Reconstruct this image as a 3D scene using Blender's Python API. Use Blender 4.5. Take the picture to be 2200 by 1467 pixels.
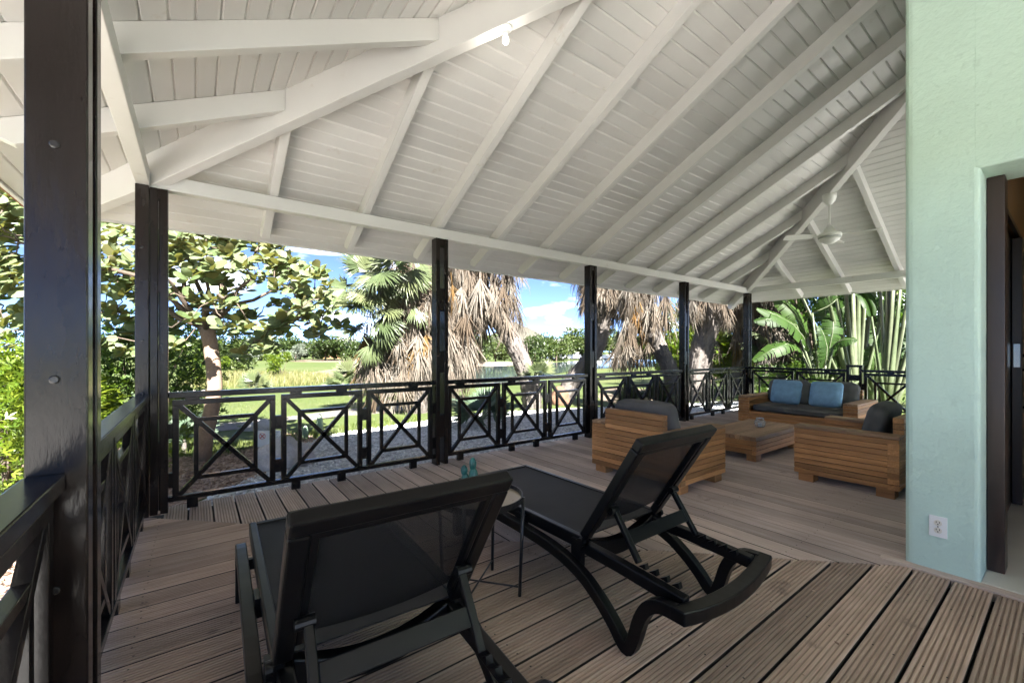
import bpy, bmesh, math, random
import numpy as np
from mathutils import Vector, Matrix, noise
random.seed(7); RNG = np.random.default_rng(11)
for o in list(bpy.data.objects): bpy.data.objects.remove(o)
SC = bpy.context.scene
COL = SC.collection
# ------------------------------------------------------------------ camera
TH = math.radians(36.78); CT, ST = math.cos(TH), math.sin(TH); CAMH = 1.2
cd = bpy.data.cameras.new('camera'); cam = bpy.data.objects.new('camera', cd); COL.objects.link(cam)
cam.location = (0, 0, CAMH); cam.rotation_euler = (math.radians(90), 0, -TH)
cd.sensor_width = 36; cd.lens = 911 / 2200 * 36; cd.shift_y = 0.010; cd.clip_start = 0.03; cd.clip_end = 5000
SC.camera = cam
# ------------------------------------------------------------------ world, sun, exposure
SUN_EL = math.radians(41); SUN_FROM = Vector((-0.23, -0.97, 0)).normalized()
w = bpy.data.worlds.new('World'); SC.world = w; w.use_nodes = True
nt = w.node_tree; nt.nodes.clear()
out = nt.nodes.new('ShaderNodeOutputWorld'); bg = nt.nodes.new('ShaderNodeBackground')
sky = nt.nodes.new('ShaderNodeTexSky'); sky.sky_type = 'NISHITA'; sky.sun_disc = False
sky.sun_elevation = SUN_EL; sky.sun_rotation = math.atan2(SUN_FROM.x, SUN_FROM.y)
sky.air_density = 0.18; sky.dust_density = 0.0; sky.ozone_density = 2.0; sky.altitude = 300
tc = nt.nodes.new('ShaderNodeTexCoord'); mp = nt.nodes.new('ShaderNodeMapping'); mp.inputs['Scale'].default_value = (1, 1, 3.2)
nz = nt.nodes.new('ShaderNodeTexNoise'); nz.inputs['Scale'].default_value = 3.4; nz.inputs['Detail'].default_value = 7; nz.inputs['Roughness'].default_value = 0.55
rp = nt.nodes.new('ShaderNodeValToRGB'); rp.color_ramp.elements[0].position = 0.55; rp.color_ramp.elements[1].position = 0.72
mx = nt.nodes.new('ShaderNodeMix'); mx.data_type = 'RGBA'
mx.inputs[7].default_value = (7.0, 7.2, 7.5, 1)
L = nt.links.new
L(tc.outputs['Generated'], mp.inputs['Vector']); L(mp.outputs['Vector'], nz.inputs['Vector']); L(nz.outputs['Fac'], rp.inputs['Fac'])
def cmath(op, a, b=None):
    m = nt.nodes.new('ShaderNodeMath'); m.operation = op
    for k, v in ((0, a), (1, b)):
        if v is None: continue
        if isinstance(v, (int, float)): m.inputs[k].default_value = v
        else: L(v, m.inputs[k])
    return m.outputs[0]
def cdot(vec):
    m = nt.nodes.new('ShaderNodeVectorMath'); m.operation = 'DOT_PRODUCT'; L(tc.outputs['Generated'], m.inputs[0]); m.inputs[1].default_value = vec; return m.outputs['Value']
cn = nt.nodes.new('ShaderNodeTexNoise'); cn.inputs['Scale'].default_value = 26; cn.inputs['Detail'].default_value = 5; L(tc.outputs['Generated'], cn.inputs['Vector'])
mask = rp.outputs['Color']
for az, el, a_, b_, dens in ((4.1, 5.4, 0.050, 0.0125, 1.0), (7.3, 2.9, 0.040, 0.010, 0.7), (19.5, 3.2, 0.05, 0.013, 0.8), (-22.5, 4.2, 0.08, 0.016, 0.7), (-25.0, 12.0, 0.06, 0.012, 0.35), (-38, 17, 0.12, 0.03, 0.9), (60, 9, 0.2, 0.03, 0.8), (-75, 12, 0.15, 0.03, 0.8), (120, 14, 0.2, 0.04, 0.9), (190, 10, 0.2, 0.03, 0.8), (250, 15, 0.2, 0.04, 0.9)):
    a1 = TH + math.radians(az); e1 = math.radians(el)
    rt_ = (math.cos(a1), -math.sin(a1), 0); up_ = (-math.sin(a1) * math.sin(e1), -math.cos(a1) * math.sin(e1), math.cos(e1)); fw_ = (math.sin(a1) * math.cos(e1), math.cos(a1) * math.cos(e1), math.sin(e1))
    u = cmath('DIVIDE', cdot(rt_), a_); v_ = cmath('DIVIDE', cdot(up_), b_); v_ = cmath('MAXIMUM', v_, cmath('MULTIPLY', v_, -2.2))
    r2 = cmath('ADD', cmath('MULTIPLY', u, u), cmath('MULTIPLY', v_, v_))
    k_ = cmath('SUBTRACT', cmath('ADD', 0.25, cmath('MULTIPLY', cn.outputs['Fac'], 1.5)), r2)
    k_ = cmath('MULTIPLY', k_, cmath('GREATER_THAN', cdot(fw_), 0.5)); kk = nt.nodes.new('ShaderNodeClamp'); L(cmath('MULTIPLY', k_, 1.3 * dens), kk.inputs['Value']); kk.inputs['Max'].default_value = dens
    mask = cmath('MAXIMUM', mask, kk.outputs[0])
L(mask, mx.inputs[0]); L(sky.outputs['Color'], mx.inputs[6]); L(mx.outputs[2], bg.inputs['Color'])
L(bg.outputs['Background'], out.inputs['Surface']); bg.inputs['Strength'].default_value = 0.072
sd = bpy.data.lights.new('sun', 'SUN'); sd.energy = 5.0; sd.angle = math.radians(0.6); sd.color = (1, 0.965, 0.91)
sun = bpy.data.objects.new('sun', sd); COL.objects.link(sun)
sdir = Vector((-SUN_FROM.x * math.cos(SUN_EL), -SUN_FROM.y * math.cos(SUN_EL), -math.sin(SUN_EL)))
sun.rotation_euler = sdir.to_track_quat('-Z', 'Y').to_euler()
SC.render.engine = 'CYCLES'
SC.view_settings.view_transform = 'Standard'; SC.view_settings.look = 'None'; SC.view_settings.gamma = 1
SC.view_settings.exposure = 3.08
try:
    SC.cycles.max_bounces = 8; SC.cycles.diffuse_bounces = 5; SC.cycles.transparent_max_bounces = 12
except Exception: pass
# ------------------------------------------------------------------ survey helpers: bearings measured from the camera's spot
def ray(px, py):
    r = (px - 1100.) / 911.; return Vector((r * CT + ST, -r * ST + CT, -(py - 755.5) / 911.))
def at(px, py, d): return Vector((0, 0, CAMH)) + ray(px, py) * d
def onz(px, py, z):
    v = ray(px, py); return Vector((0, 0, CAMH)) + v * ((z - CAMH) / v.z)
def sstep(a, b, x):
    t = min(1., max(0., (x - a) / (b - a))); return t * t * (3 - 2 * t)
def ground_z(x, y):
    s = max(y - 4.4, -0.6 - x, x - 9.6, -8 - y, 0)
    b = 0.05 * noise.noise(Vector((x * .12, y * .12, 0))) if s > 6 else 0
    return -0.27 - 0.73 * sstep(0, 26, s) + b * (1 - sstep(20, 30, s))
# ------------------------------------------------------------------ mesh builder
class MB:
    def __init__(s): s.v = []; s.f = []
    def add(s, vs, fs):
        n = len(s.v); s.v += [tuple(p) for p in vs]; s.f += [tuple(i + n for i in f) for f in fs]; return s
    def box(s, x0, x1, y0, y1, z0, z1):
        return s.add([(x0,y0,z0),(x1,y0,z0),(x1,y1,z0),(x0,y1,z0),(x0,y0,z1),(x1,y0,z1),(x1,y1,z1),(x0,y1,z1)],
                     [(0,3,2,1),(4,5,6,7),(0,1,5,4),(1,2,6,5),(2,3,7,6),(3,0,4,7)])
    def beam(s, p, q, wd, ht, up=(0, 0, 1)):
        p = Vector(p); q = Vector(q); d = (q - p).normalized(); u = Vector(up)
        x = d.cross(u)
        if x.length < 1e-5: x = d.cross(Vector((1, 0, 0)))
        x.normalize(); u = x.cross(d).normalized(); x *= wd / 2; u *= ht / 2
        return s.add([p-x-u, p+x-u, p+x+u, p-x+u, q-x-u, q+x-u, q+x+u, q-x+u],
                     [(0,1,2,3),(7,6,5,4),(0,4,5,1),(1,5,6,2),(2,6,7,3),(3,7,4,0)])
    def prism(s, poly, vec):
        n = len(poly); v = Vector(vec)
        a = [Vector(p) for p in poly]
        return s.add(a + [p + v for p in a], [tuple(range(n))[::-1], tuple(range(n, 2*n))] + [(i, (i+1) % n, n + (i+1) % n, n + i) for i in range(n)])
    def tube(s, pts, r, n=8, caps=True, flat=1.0):
        pts = [Vector(p) for p in pts]; m = len(pts)
        rr = r if hasattr(r, '__len__') else [r] * m
        base = len(s.v); prev = None
        for i, p in enumerate(pts):
            d = (pts[min(i+1, m-1)] - pts[max(i-1, 0)]).normalized()
            if prev is None:
                a = d.cross(Vector((0, 0, 1)))
                if a.length < 1e-3: a = d.cross(Vector((1, 0, 0)))
            else: a = prev - d * prev.dot(d)
            a.normalize(); prev = a; b = d.cross(a)
            for k in range(n):
                t = 2 * math.pi * k / n
                s.v.append(tuple(p + a * math.cos(t) * rr[i] + b * math.sin(t) * rr[i] * flat))
        for i in range(m - 1):
            for k in range(n):
                k2 = (k + 1) % n
                s.f.append((base+i*n+k, base+i*n+k2, base+(i+1)*n+k2, base+(i+1)*n+k))
        if caps: s.f.append(tuple(base + k for k in range(n))[::-1]); s.f.append(tuple(base + (m-1)*n + k for k in range(n)))
        return s
    def lathe(s, prof, c, n=20):
        base = len(s.v); m = len(prof)
        for r, z in prof:
            for k in range(n):
                t = 2*math.pi*k/n; s.v.append((c[0] + r*math.cos(t), c[1] + r*math.sin(t), c[2] + z))
        for i in range(m-1):
            for k in range(n):
                k2 = (k+1) % n; s.f.append((base+i*n+k, base+i*n+k2, base+(i+1)*n+k2, base+(i+1)*n+k))
        s.f.append(tuple(base+k for k in range(n))[::-1]); s.f.append(tuple(base+(m-1)*n+k for k in range(n)))
        return s
    def mesh(s, name, off=None, fix=True):
        me = bpy.data.meshes.new(name)
        v = s.v if off is None else [(a-off[0], b-off[1], c-off[2]) for a, b, c in s.v]
        me.from_pydata(v, [], s.f)
        if fix:
            bm = bmesh.new(); bm.from_mesh(me); bmesh.ops.recalc_face_normals(bm, faces=bm.faces); bm.to_mesh(me); bm.free()
        me.update(); return me
    def build(s, name, mat, parent=None, off=None, smooth=False, bevel=0, seg=2, fix=True):
        me = s.mesh(name, off, fix); o = bpy.data.objects.new(name, me); COL.objects.link(o)
        me.materials.append(MT[mat] if isinstance(mat, str) else mat)
        if parent is not None: o.parent = parent
        if smooth: me.polygons.foreach_set('use_smooth', [True] * len(me.polygons))
        if bevel:
            m = o.modifiers.new('bevel', 'BEVEL'); m.width = bevel; m.segments = seg; m.limit_method = 'ANGLE'; m.angle_limit = math.radians(35)
            m.harden_normals = False
        return o
def tag(o, label=None, cat=None, group=None, kind=None):
    if label: o['label'] = label
    if cat: o['category'] = cat
    if group: o['group'] = group
    if kind: o['kind'] = kind
    return o
def thing(name, loc, label, cat, group=None, rz=0):
    o = bpy.data.objects.new(name, None); COL.objects.link(o); o.location = loc; o.rotation_euler = (0, 0, rz); o.empty_display_size = 0.1
    return tag(o, label, cat, group)
def inst(name, me, parent, mw, ploc):
    o = bpy.data.objects.new(name, me); COL.objects.link(o); o.parent = parent
    o.matrix_basis = Matrix.Translation(-Vector(ploc)) @ mw
    return o
# ------------------------------------------------------------------ materials
MT = {}
def newmat(name):
    m = bpy.data.materials.new(name); m.use_nodes = True; t = m.node_tree; t.nodes.clear()
    o = t.nodes.new('ShaderNodeOutputMaterial'); b = t.nodes.new('ShaderNodeBsdfPrincipled')
    t.links.new(b.outputs[0], o.inputs[0]); MT[name] = m
    return m, t, b, o
def _map(t, stretch, loc=(0,0,0)):
    c = t.nodes.new('ShaderNodeTexCoord'); m = t.nodes.new('ShaderNodeMapping'); m.inputs['Scale'].default_value = stretch
    t.links.new(c.outputs['Object'], m.inputs['Vector']); return m
def _noise(t, vec, scale, detail=4, rough=0.55, dist=0):
    n = t.nodes.new('ShaderNodeTexNoise'); n.inputs['Scale'].default_value = scale; n.inputs['Detail'].default_value = detail
    n.inputs['Roughness'].default_value = rough; n.inputs['Distortion'].default_value = dist
    t.links.new(vec, n.inputs['Vector']); return n.outputs['Fac']
def _ramp(t, fac, stops):
    r = t.nodes.new('ShaderNodeValToRGB'); e = r.color_ramp.elements
    while len(e) < len(stops): e.new(0.5)
    for i, (p, c) in enumerate(stops): e[i].position = p; e[i].color = (*c, 1) if len(c) == 3 else c
    t.links.new(fac, r.inputs['Fac']); return r.outputs['Color']
def _mix(t, fac, a, b, mode='MIX'):
    m = t.nodes.new('ShaderNodeMix'); m.data_type = 'RGBA'; m.blend_type = mode
    for k, v in ((0, fac), (6, a), (7, b)):
        if isinstance(v, (int, float)): m.inputs[k].default_value = v
        elif isinstance(v, tuple): m.inputs[k].default_value = (*v, 1)
        else: t.links.new(v, m.inputs[k])
    return m.outputs[2]
def _math(t, op, a, b=None):
    m = t.nodes.new('ShaderNodeMath'); m.operation = op
    for k, v in ((0, a), (1, b)):
        if v is None: continue
        if isinstance(v, (int, float)): m.inputs[k].default_value = v
        else: t.links.new(v, m.inputs[k])
    return m.outputs[0]
def _bump(t, b, h, strength, dist):
    n = t.nodes.new('ShaderNodeBump'); n.inputs['Strength'].default_value = strength; n.inputs['Distance'].default_value = dist
    t.links.new(h, n.inputs['Height']); t.links.new(n.outputs['Normal'], b.inputs['Normal'])
def _hsv(t, col, val, sat=1.0, hue=0.5):
    h = t.nodes.new('ShaderNodeHueSaturation'); h.inputs['Saturation'].default_value = sat
    t.links.new(col, h.inputs['Color'])
    for k, v in (('Value', val), ('Hue', hue)):
        if isinstance(v, (int, float)): h.inputs[k].default_value = v
        else: t.links.new(v, h.inputs[k])
    return h.outputs['Color']
def _rand(t):
    return t.nodes.new('ShaderNodeObjectInfo').outputs['Random']
def _range(t, fac, lo, hi):
    m = t.nodes.new('ShaderNodeMapRange'); m.inputs['To Min'].default_value = lo; m.inputs['To Max'].default_value = hi
    t.links.new(fac, m.inputs['Value']); return m.outputs['Result']
def paint(name, col, rough=0.45, var=0.12, scale=3, bscale=60, bstr=0.15, bdist=0.002, stretch=(1,1,1), spec=0.5, metal=0, objvar=0, dirt=None, coat=0):
    m, t, b, o = newmat(name); mp = _map(t, stretch); v = mp.outputs[0]
    n = _noise(t, v, scale, 5)
    c = _ramp(t, n, [(0.3, tuple(x * (1 - var) for x in col)), (0.7, tuple(min(1, x * (1 + var)) for x in col))])
    if dirt:
        d = _noise(t, v, dirt[1], 6, 0.65); f = _ramp(t, d, [(dirt[2], (0,0,0)), (dirt[2] + 0.16, (1,1,1))]); c = _mix(t, f, c, dirt[0])
    if objvar: c = _hsv(t, c, _range(t, _rand(t), 1 - objvar, 1 + objvar))
    t.links.new(c, b.inputs['Base Color']); b.inputs['Roughness'].default_value = rough; b.inputs['Metallic'].default_value = metal
    b.inputs['Specular IOR Level'].default_value = spec; b.inputs['Coat Weight'].default_value = coat; b.inputs['Coat Roughness'].default_value = 0.15
    r = _noise(t, v, scale * 4, 3); t.links.new(_range(t, r, rough * 0.75, min(1, rough * 1.25)), b.inputs['Roughness'])
    if bstr: _bump(t, b, _noise(t, v, bscale, 4, 0.6), bstr, bdist)
    return m
def wood(name, axis, c0, c1, c2, rough=0.6, objvar=0.2, gs=14, bstr=0.3, spec=0.35, stain=None):
    m, t, b, o = newmat(name)
    st = [1, 1, 1]; st[axis] = 0.06
    info = t.nodes.new('ShaderNodeObjectInfo')
    mp = _map(t, tuple(st)); cb = t.nodes.new('ShaderNodeCombineXYZ')
    for k in range(3): t.links.new(_math(t, 'MULTIPLY', info.outputs['Random'], 37.0 + 11 * k), cb.inputs[k])
    ad = t.nodes.new('ShaderNodeVectorMath'); ad.operation = 'ADD'; t.links.new(mp.outputs[0], ad.inputs[0]); t.links.new(cb.outputs[0], ad.inputs[1])
    v = ad.outputs[0]
    n = _noise(t, v, gs, 6, 0.65, 0.6); n2 = _noise(t, v, gs * 6, 4, 0.6)
    c = _ramp(t, n, [(0.28, c0), (0.5, c1), (0.74, c2)])
    c = _mix(t, 0.35, c, _ramp(t, n2, [(0.3, c0), (0.7, c2)]))
    big = _noise(t, _map(t, (1, 1, 1)).outputs[0], 1.3, 4)
    c = _mix(t, 1.0, c, _ramp(t, big, [(0.3, (0.78, 0.78, 0.78)), (0.7, (1.12, 1.12, 1.12))]), 'MULTIPLY')
    if stain:
        sn = _noise(t, _map(t, (1, 1, 1)).outputs[0], stain[1], 6, 0.7)
        c = _mix(t, _ramp(t, sn, [(stain[2], (0,0,0)), (stain[2] + 0.12, (1,1,1))]), c, stain[0])
    c = _hsv(t, c, _range(t, info.outputs['Random'], 1 - objvar, 1 + objvar))
    t.links.new(c, b.inputs['Base Color']); t.links.new(_range(t, n, rough * 0.8, min(1, rough * 1.2)), b.inputs['Roughness'])
    b.inputs['Specular IOR Level'].default_value = spec
    _bump(t, b, _mix(t, 0.5, n, n2), bstr, 0.003)
    return m
def leafmat(name, c0, c1, c2, back=None, rough=0.45, trans=0.3, spec=0.4, gs=2.0, bump=0):
    m, t, b, o = newmat(name)
    at_ = t.nodes.new('ShaderNodeAttribute'); at_.attribute_name = 'rnd'
    f = _math(t, 'FRACT', _math(t, 'ADD', at_.outputs['Fac'], _rand(t)))
    c = _ramp(t, f, [(0.0, c0), (0.5, c1), (1.0, c2)])
    n = _noise(t, _map(t, (1,1,1)).outputs[0], gs, 3)
    c = _mix(t, 1.0, c, _ramp(t, n, [(0.25, (0.7, 0.72, 0.7)), (0.75, (1.25, 1.22, 1.15))]), 'MULTIPLY')
    if back:
        g = t.nodes.new('ShaderNodeNewGeometry'); c = _mix(t, g.outputs['Backfacing'], c, back)
    t.links.new(c, b.inputs['Base Color']); b.inputs['Roughness'].default_value = rough; b.inputs['Specular IOR Level'].default_value = spec
    if bump: _bump(t, b, _noise(t, _map(t, (1,1,1)).outputs[0], 40, 3), bump, 0.004)
    if trans:
        tr = t.nodes.new('ShaderNodeBsdfTranslucent'); t.links.new(_mix(t, 1.0, c, (1.2, 1.25, 0.6), 'MULTIPLY'), tr.inputs['Color'])
        ms = t.nodes.new('ShaderNodeMixShader'); ms.inputs[0].default_value = trans
        t.links.new(b.outputs[0], ms.inputs[1]); t.links.new(tr.outputs[0], ms.inputs[2]); t.links.new(ms.outputs[0], o.inputs[0])
    return m
paint('white_paint', (0.58, 0.565, 0.54), 0.42, 0.04, 1.5, 90, 0.12, 0.001, dirt=((0.47, 0.42, 0.36), 5, 0.64), objvar=0.05)
paint('white_plastic', (0.80, 0.80, 0.78), 0.35, 0.03, 2, 40, 0)
paint('ivory_plastic', (0.72, 0.68, 0.58), 0.35, 0.03, 2, 40, 0)
paint('dark_paint', (0.013, 0.0085, 0.007), 0.20, 0.35, 6, 26, 0.55, 0.003, stretch=(1, 1, 0.25), spec=0.34, coat=0.0, dirt=((0.011, 0.008, 0.0075), 9, 0.58))
paint('rail_paint', (0.008, 0.006, 0.0055), 0.22, 0.35, 8, 45, 0.25, 0.002, spec=0.4, coat=0.05, dirt=((0.014, 0.010, 0.010), 12, 0.62))
paint('bolt_paint', (0.02, 0.018, 0.017), 0.25, 0.2, 30, 30, 0.1)
paint('mint_plaster', (0.50, 0.655, 0.565), 0.75, 0.06, 1.6, 34, 0.9, 0.006, dirt=((0.41, 0.55, 0.475), 6, 0.62))
paint('black_plastic', (0.0030, 0.0030, 0.0038), 0.33, 0.2, 5, 160, 0.08, 0.001, spec=0.28, dirt=((0.007, 0.007, 0.0085), 14, 0.66))
paint('black_metal', (0.012, 0.012, 0.013), 0.35, 0.2, 8, 80, 0.05, 0.001)
paint('tray_metal', (0.30, 0.25, 0.19), 0.3, 0.08, 8, 80, 0.05, 0.001, metal=0.4)
paint('grey_fabric', (0.115, 0.110, 0.106), 0.92, 0.14, 9, 420, 0.5, 0.001, spec=0.15, objvar=0.06)
paint('blue_fabric', (0.22, 0.37, 0.52), 0.9, 0.16, 12, 380, 0.5, 0.001, spec=0.15, objvar=0.05)
paint('tile_floor', (0.62, 0.59, 0.53), 0.35, 0.05, 4, 60, 0.05)
paint('tan_wall', (0.55, 0.36, 0.18), 0.6, 0.08, 2, 50, 0.1)
paint('dark_wood', (0.030, 0.016, 0.012), 0.32, 0.35, 7, 40, 0.2, 0.002, stretch=(1, 1, 0.2))
paint('red_wood', (0.26, 0.085, 0.035), 0.30, 0.3, 9, 40, 0.15, 0.002, stretch=(1, 1, 0.15))
paint('steel', (0.62, 0.62, 0.62), 0.22, 0.04, 6, 60, 0, metal=1)
paint('roof_tile', (0.32, 0.10, 0.06), 0.7, 0.2, 3, 30, 0.3, 0.01)
paint('fan_white', (0.74, 0.73, 0.69), 0.32, 0.03, 2, 40, 0)
paint('fan_grey', (0.40, 0.40, 0.39), 0.3, 0.05, 2, 40, 0)
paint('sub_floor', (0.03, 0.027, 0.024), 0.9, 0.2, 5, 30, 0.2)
wood('deck_x', 0, (0.285, 0.195, 0.146), (0.460, 0.332, 0.258), (0.605, 0.472, 0.382), 0.62, 0.24, 16, 0.35, stain=((0.150, 0.113, 0.095), 3.5, 0.62))
wood('deck_y', 1, (0.360, 0.278, 0.228), (0.510, 0.408, 0.345), (0.640, 0.535, 0.468), 0.62, 0.18, 16, 0.30, stain=((0.19, 0.15, 0.13), 3.5, 0.64))
wood('deck_groove_x', 0, (0.18, 0.128, 0.098), (0.28, 0.205, 0.165), (0.38, 0.295, 0.242), 0.8, 0.2, 16, 0.3)  # darker deck wood for the groove bottoms, so the grooves stand out
wood('deck_groove_y', 1, (0.22, 0.17, 0.14), (0.32, 0.255, 0.215), (0.42, 0.345, 0.30), 0.8, 0.2, 16, 0.3)
wood('teak_x', 0, (0.26, 0.105, 0.035), (0.44, 0.205, 0.075), (0.60, 0.325, 0.140), 0.5, 0.34, 18, 0.15)
wood('teak_y', 1, (0.26, 0.105, 0.035), (0.44, 0.205, 0.075), (0.60, 0.325, 0.140), 0.5, 0.34, 18, 0.15)
wood('teak_top', 0, (0.20, 0.108, 0.058), (0.35, 0.205, 0.115), (0.46, 0.30, 0.18), 0.55, 0.26, 18, 0.2)
wood('teak_topy', 1, (0.20, 0.108, 0.058), (0.35, 0.205, 0.115), (0.46, 0.30, 0.18), 0.55, 0.26, 18, 0.2)
for sl_name, sl_open in (('sling', 0.34), ('seat_weave', 0.10)):
    # woven mesh sling: you can see a little through it
    m, t, b, o = newmat(sl_name); v = _map(t, (1, 1, 1)).outputs[0]
    t.links.new(_ramp(t, _noise(t, v, 7, 4), [(0.3, (0.008, 0.008, 0.009)), (0.7, (0.016, 0.016, 0.018))]), b.inputs['Base Color'])
    b.inputs['Roughness'].default_value = 0.6; b.inputs['Specular IOR Level'].default_value = 0.3; _bump(t, b, _noise(t, v, 380, 2), 0.4, 0.001)
    tr = t.nodes.new('ShaderNodeBsdfTransparent'); tr.inputs[0].default_value = (0.9, 0.9, 0.9, 1); ms = t.nodes.new('ShaderNodeMixShader'); ms.inputs[0].default_value = sl_open
    t.links.new(b.outputs[0], ms.inputs[1]); t.links.new(tr.outputs[0], ms.inputs[2]); t.links.new(ms.outputs[0], o.inputs[0])
# glass
m, t, b, o = newmat('glass'); b.inputs['Transmission Weight'].default_value = 0.9; b.inputs['Roughness'].default_value = 0.08; b.inputs['IOR'].default_value = 1.2
b.inputs['Base Color'].default_value = (0.92, 0.94, 0.95, 1)
m, t, b, o = newmat('bulb'); b.inputs['Base Color'].default_value = (0.9, 0.9, 0.88, 1); b.inputs['Roughness'].default_value = 0.2
b.inputs['Emission Color'].default_value = (1, 0.95, 0.88, 1); b.inputs['Emission Strength'].default_value = 0.25
# ground stuff
m, t, b, o = newmat('lawn'); v = _map(t, (1, 1, 1)).outputs[0]
n1 = _noise(t, v, 0.09, 5, 0.6); n2 = _noise(t, v, 1.4, 6, 0.7); n3 = _noise(t, _map(t, (1, 1, 1)).outputs[0], 22, 4, 0.7)
c = _ramp(t, n1, [(0.30, (0.051, 0.08, 0.021)), (0.52, (0.072, 0.101, 0.032)), (0.68, (0.096, 0.107, 0.045))])
c = _mix(t, 0.4, c, _ramp(t, n2, [(0.3, (0.046, 0.066, 0.017)), (0.7, (0.104, 0.111, 0.04))]))
c = _mix(t, 1.0, c, _ramp(t, n3, [(0.25, (0.65, 0.65, 0.62)), (0.75, (1.3, 1.3, 1.3))]), 'MULTIPLY')
t.links.new(c, b.inputs['Base Color']); b.inputs['Roughness'].default_value = 0.9; b.inputs['Specular IOR Level'].default_value = 0.15; _bump(t, b, n3, 0.6, 0.02)
def earth(name, c0, c1, sc, bs=0.6, bd=0.02, rough=0.92):
    m, t, b, o = newmat(name); v = _map(t, (1, 1, 1)).outputs[0]
    n = _noise(t, v, sc, 7, 0.7); n2 = _noise(t, v, sc * 9, 4, 0.7)
    c = _mix(t, 0.5, _ramp(t, n, [(0.3, c0), (0.7, c1)]), _ramp(t, n2, [(0.3, c0), (0.7, c1)]))
    t.links.new(c, b.inputs['Base Color']); b.inputs['Roughness'].default_value = rough; b.inputs['Specular IOR Level'].default_value = 0.2
    _bump(t, b, n2, bs, bd)
earth('mulch', (0.17, 0.105, 0.075), (0.42, 0.30, 0.235), 3)
earth('gravel_bed', (0.40, 0.395, 0.39), (0.66, 0.65, 0.64), 5)
earth('coral_gravel', (0.50, 0.495, 0.485), (0.70, 0.69, 0.67), 5)
earth('path_stone', (0.12, 0.11, 0.10), (0.19, 0.175, 0.16), 2, 0.3)
earth('sand', (0.24, 0.20, 0.165), (0.34, 0.29, 0.25), 0.6, 0.2)
earth('bare_soil', (0.11, 0.085, 0.062), (0.19, 0.15, 0.11), 0.9, 0.4)
earth('kerb_white', (0.26, 0.24, 0.22), (0.36, 0.33, 0.31), 2, 0.2)
earth('rock', (0.36, 0.33, 0.325), (0.76, 0.72, 0.71), 6, 1.0, 0.03)
earth('hill_rock', (0.06, 0.065, 0.05), (0.11, 0.095, 0.078), 0.05, 0.3)
earth('bark_smooth', (0.17, 0.115, 0.082), (0.32, 0.235, 0.175), 5, 0.4, 0.01)
earth('bark_palm', (0.055, 0.045, 0.038), (0.20, 0.18, 0.165), 5, 0.8, 0.02)
earth('bark_dark', (0.06, 0.045, 0.035), (0.14, 0.11, 0.085), 6, 0.5, 0.01)
earth('root_ball', (0.11, 0.06, 0.04), (0.22, 0.13, 0.085), 7, 1.0, 0.03)
def pebble(name, a, bcol, rough=0.85):
    m, t, b, o = newmat(name); at_ = t.nodes.new('ShaderNodeAttribute'); at_.attribute_name = 'rnd'
    t.links.new(_ramp(t, at_.outputs['Fac'], [(0.0, a), (0.55, tuple((x + y) / 2 for x, y in zip(a, bcol))), (1.0, bcol)]), b.inputs['Base Color'])
    b.inputs['Roughness'].default_value = rough; b.inputs['Specular IOR Level'].default_value = 0.25
pebble('stones', (0.30, 0.30, 0.305), (0.84, 0.83, 0.82))
pebble('chips', (0.16, 0.098, 0.07), (0.55, 0.41, 0.33))
m, t, b, o = newmat('water'); v = _map(t, (1, 1, 1)).outputs[0]
b.inputs['Base Color'].default_value = (0.05, 0.07, 0.08, 1); b.inputs['Roughness'].default_value = 0.06; b.inputs['Specular IOR Level'].default_value = 0.9
_bump(t, b, _noise(t, v, 1.2, 3), 0.05, 0.05)
# leaves
leafmat('sea_grape_leaf', (0.0928, 0.1335, 0.0557), (0.1335, 0.1718, 0.0835), (0.1798, 0.2088, 0.1218), back=(0.16, 0.155, 0.065), rough=0.42, trans=0.36, spec=0.35, gs=6)
leafmat('shrub_leaf', (0.0304, 0.07, 0.0122), (0.0578, 0.1126, 0.0183), (0.1095, 0.1643, 0.0274), trans=0.35)
leafmat('bright_leaf', (0.0474, 0.092, 0.0078), (0.0948, 0.1505, 0.0122), (0.1673, 0.2119, 0.0223), trans=0.4)
leafmat('tree_leaf', (0.0201, 0.0378, 0.0101), (0.0352, 0.0579, 0.0151), (0.0579, 0.0805, 0.0226), trans=0.25, gs=0.4)
leafmat('tree_leaf_light', (0.037, 0.0594, 0.0148), (0.0594, 0.0864, 0.0222), (0.089, 0.1112, 0.0322), trans=0.3, gs=0.4)
leafmat('tree_leaf_silver', (0.0913, 0.1156, 0.0913), (0.1338, 0.1582, 0.1278), (0.1947, 0.2129, 0.1825), trans=0.2, gs=0.4)
leafmat('dark_leaf', (0.024, 0.06, 0.0144), (0.042, 0.096, 0.0192), (0.078, 0.15, 0.03), trans=0.3)
leafmat('palm_green', (0.0546, 0.0788, 0.0334), (0.0848, 0.1091, 0.0485), (0.119, 0.1342, 0.0651), trans=0.25, spec=0.5, rough=0.4)
leafmat('palm_blue', (0.0546, 0.0874, 0.0546), (0.0819, 0.1201, 0.0819), (0.1092, 0.1529, 0.1037), trans=0.2)
leafmat('palm_dead', (0.0821, 0.0605, 0.0432), (0.1338, 0.1105, 0.0907), (0.1727, 0.1555, 0.1381), trans=0.18, rough=0.75, spec=0.2, gs=5)
leafmat('palm_orange', (0.1248, 0.0663, 0.0203), (0.1716, 0.1053, 0.0406), (0.195, 0.1365, 0.0702), trans=0.25, rough=0.7, spec=0.2, gs=5)
leafmat('banana_leaf', (0.0168, 0.042, 0.0062), (0.0266, 0.0595, 0.0098), (0.042, 0.0784, 0.0168), trans=0.38, spec=0.25, rough=0.5, gs=3)
leafmat('banana_stalk', (0.0597, 0.0807, 0.0365), (0.0842, 0.1053, 0.0562), (0.1088, 0.1264, 0.0772), trans=0.1, rough=0.4, gs=5)
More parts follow.
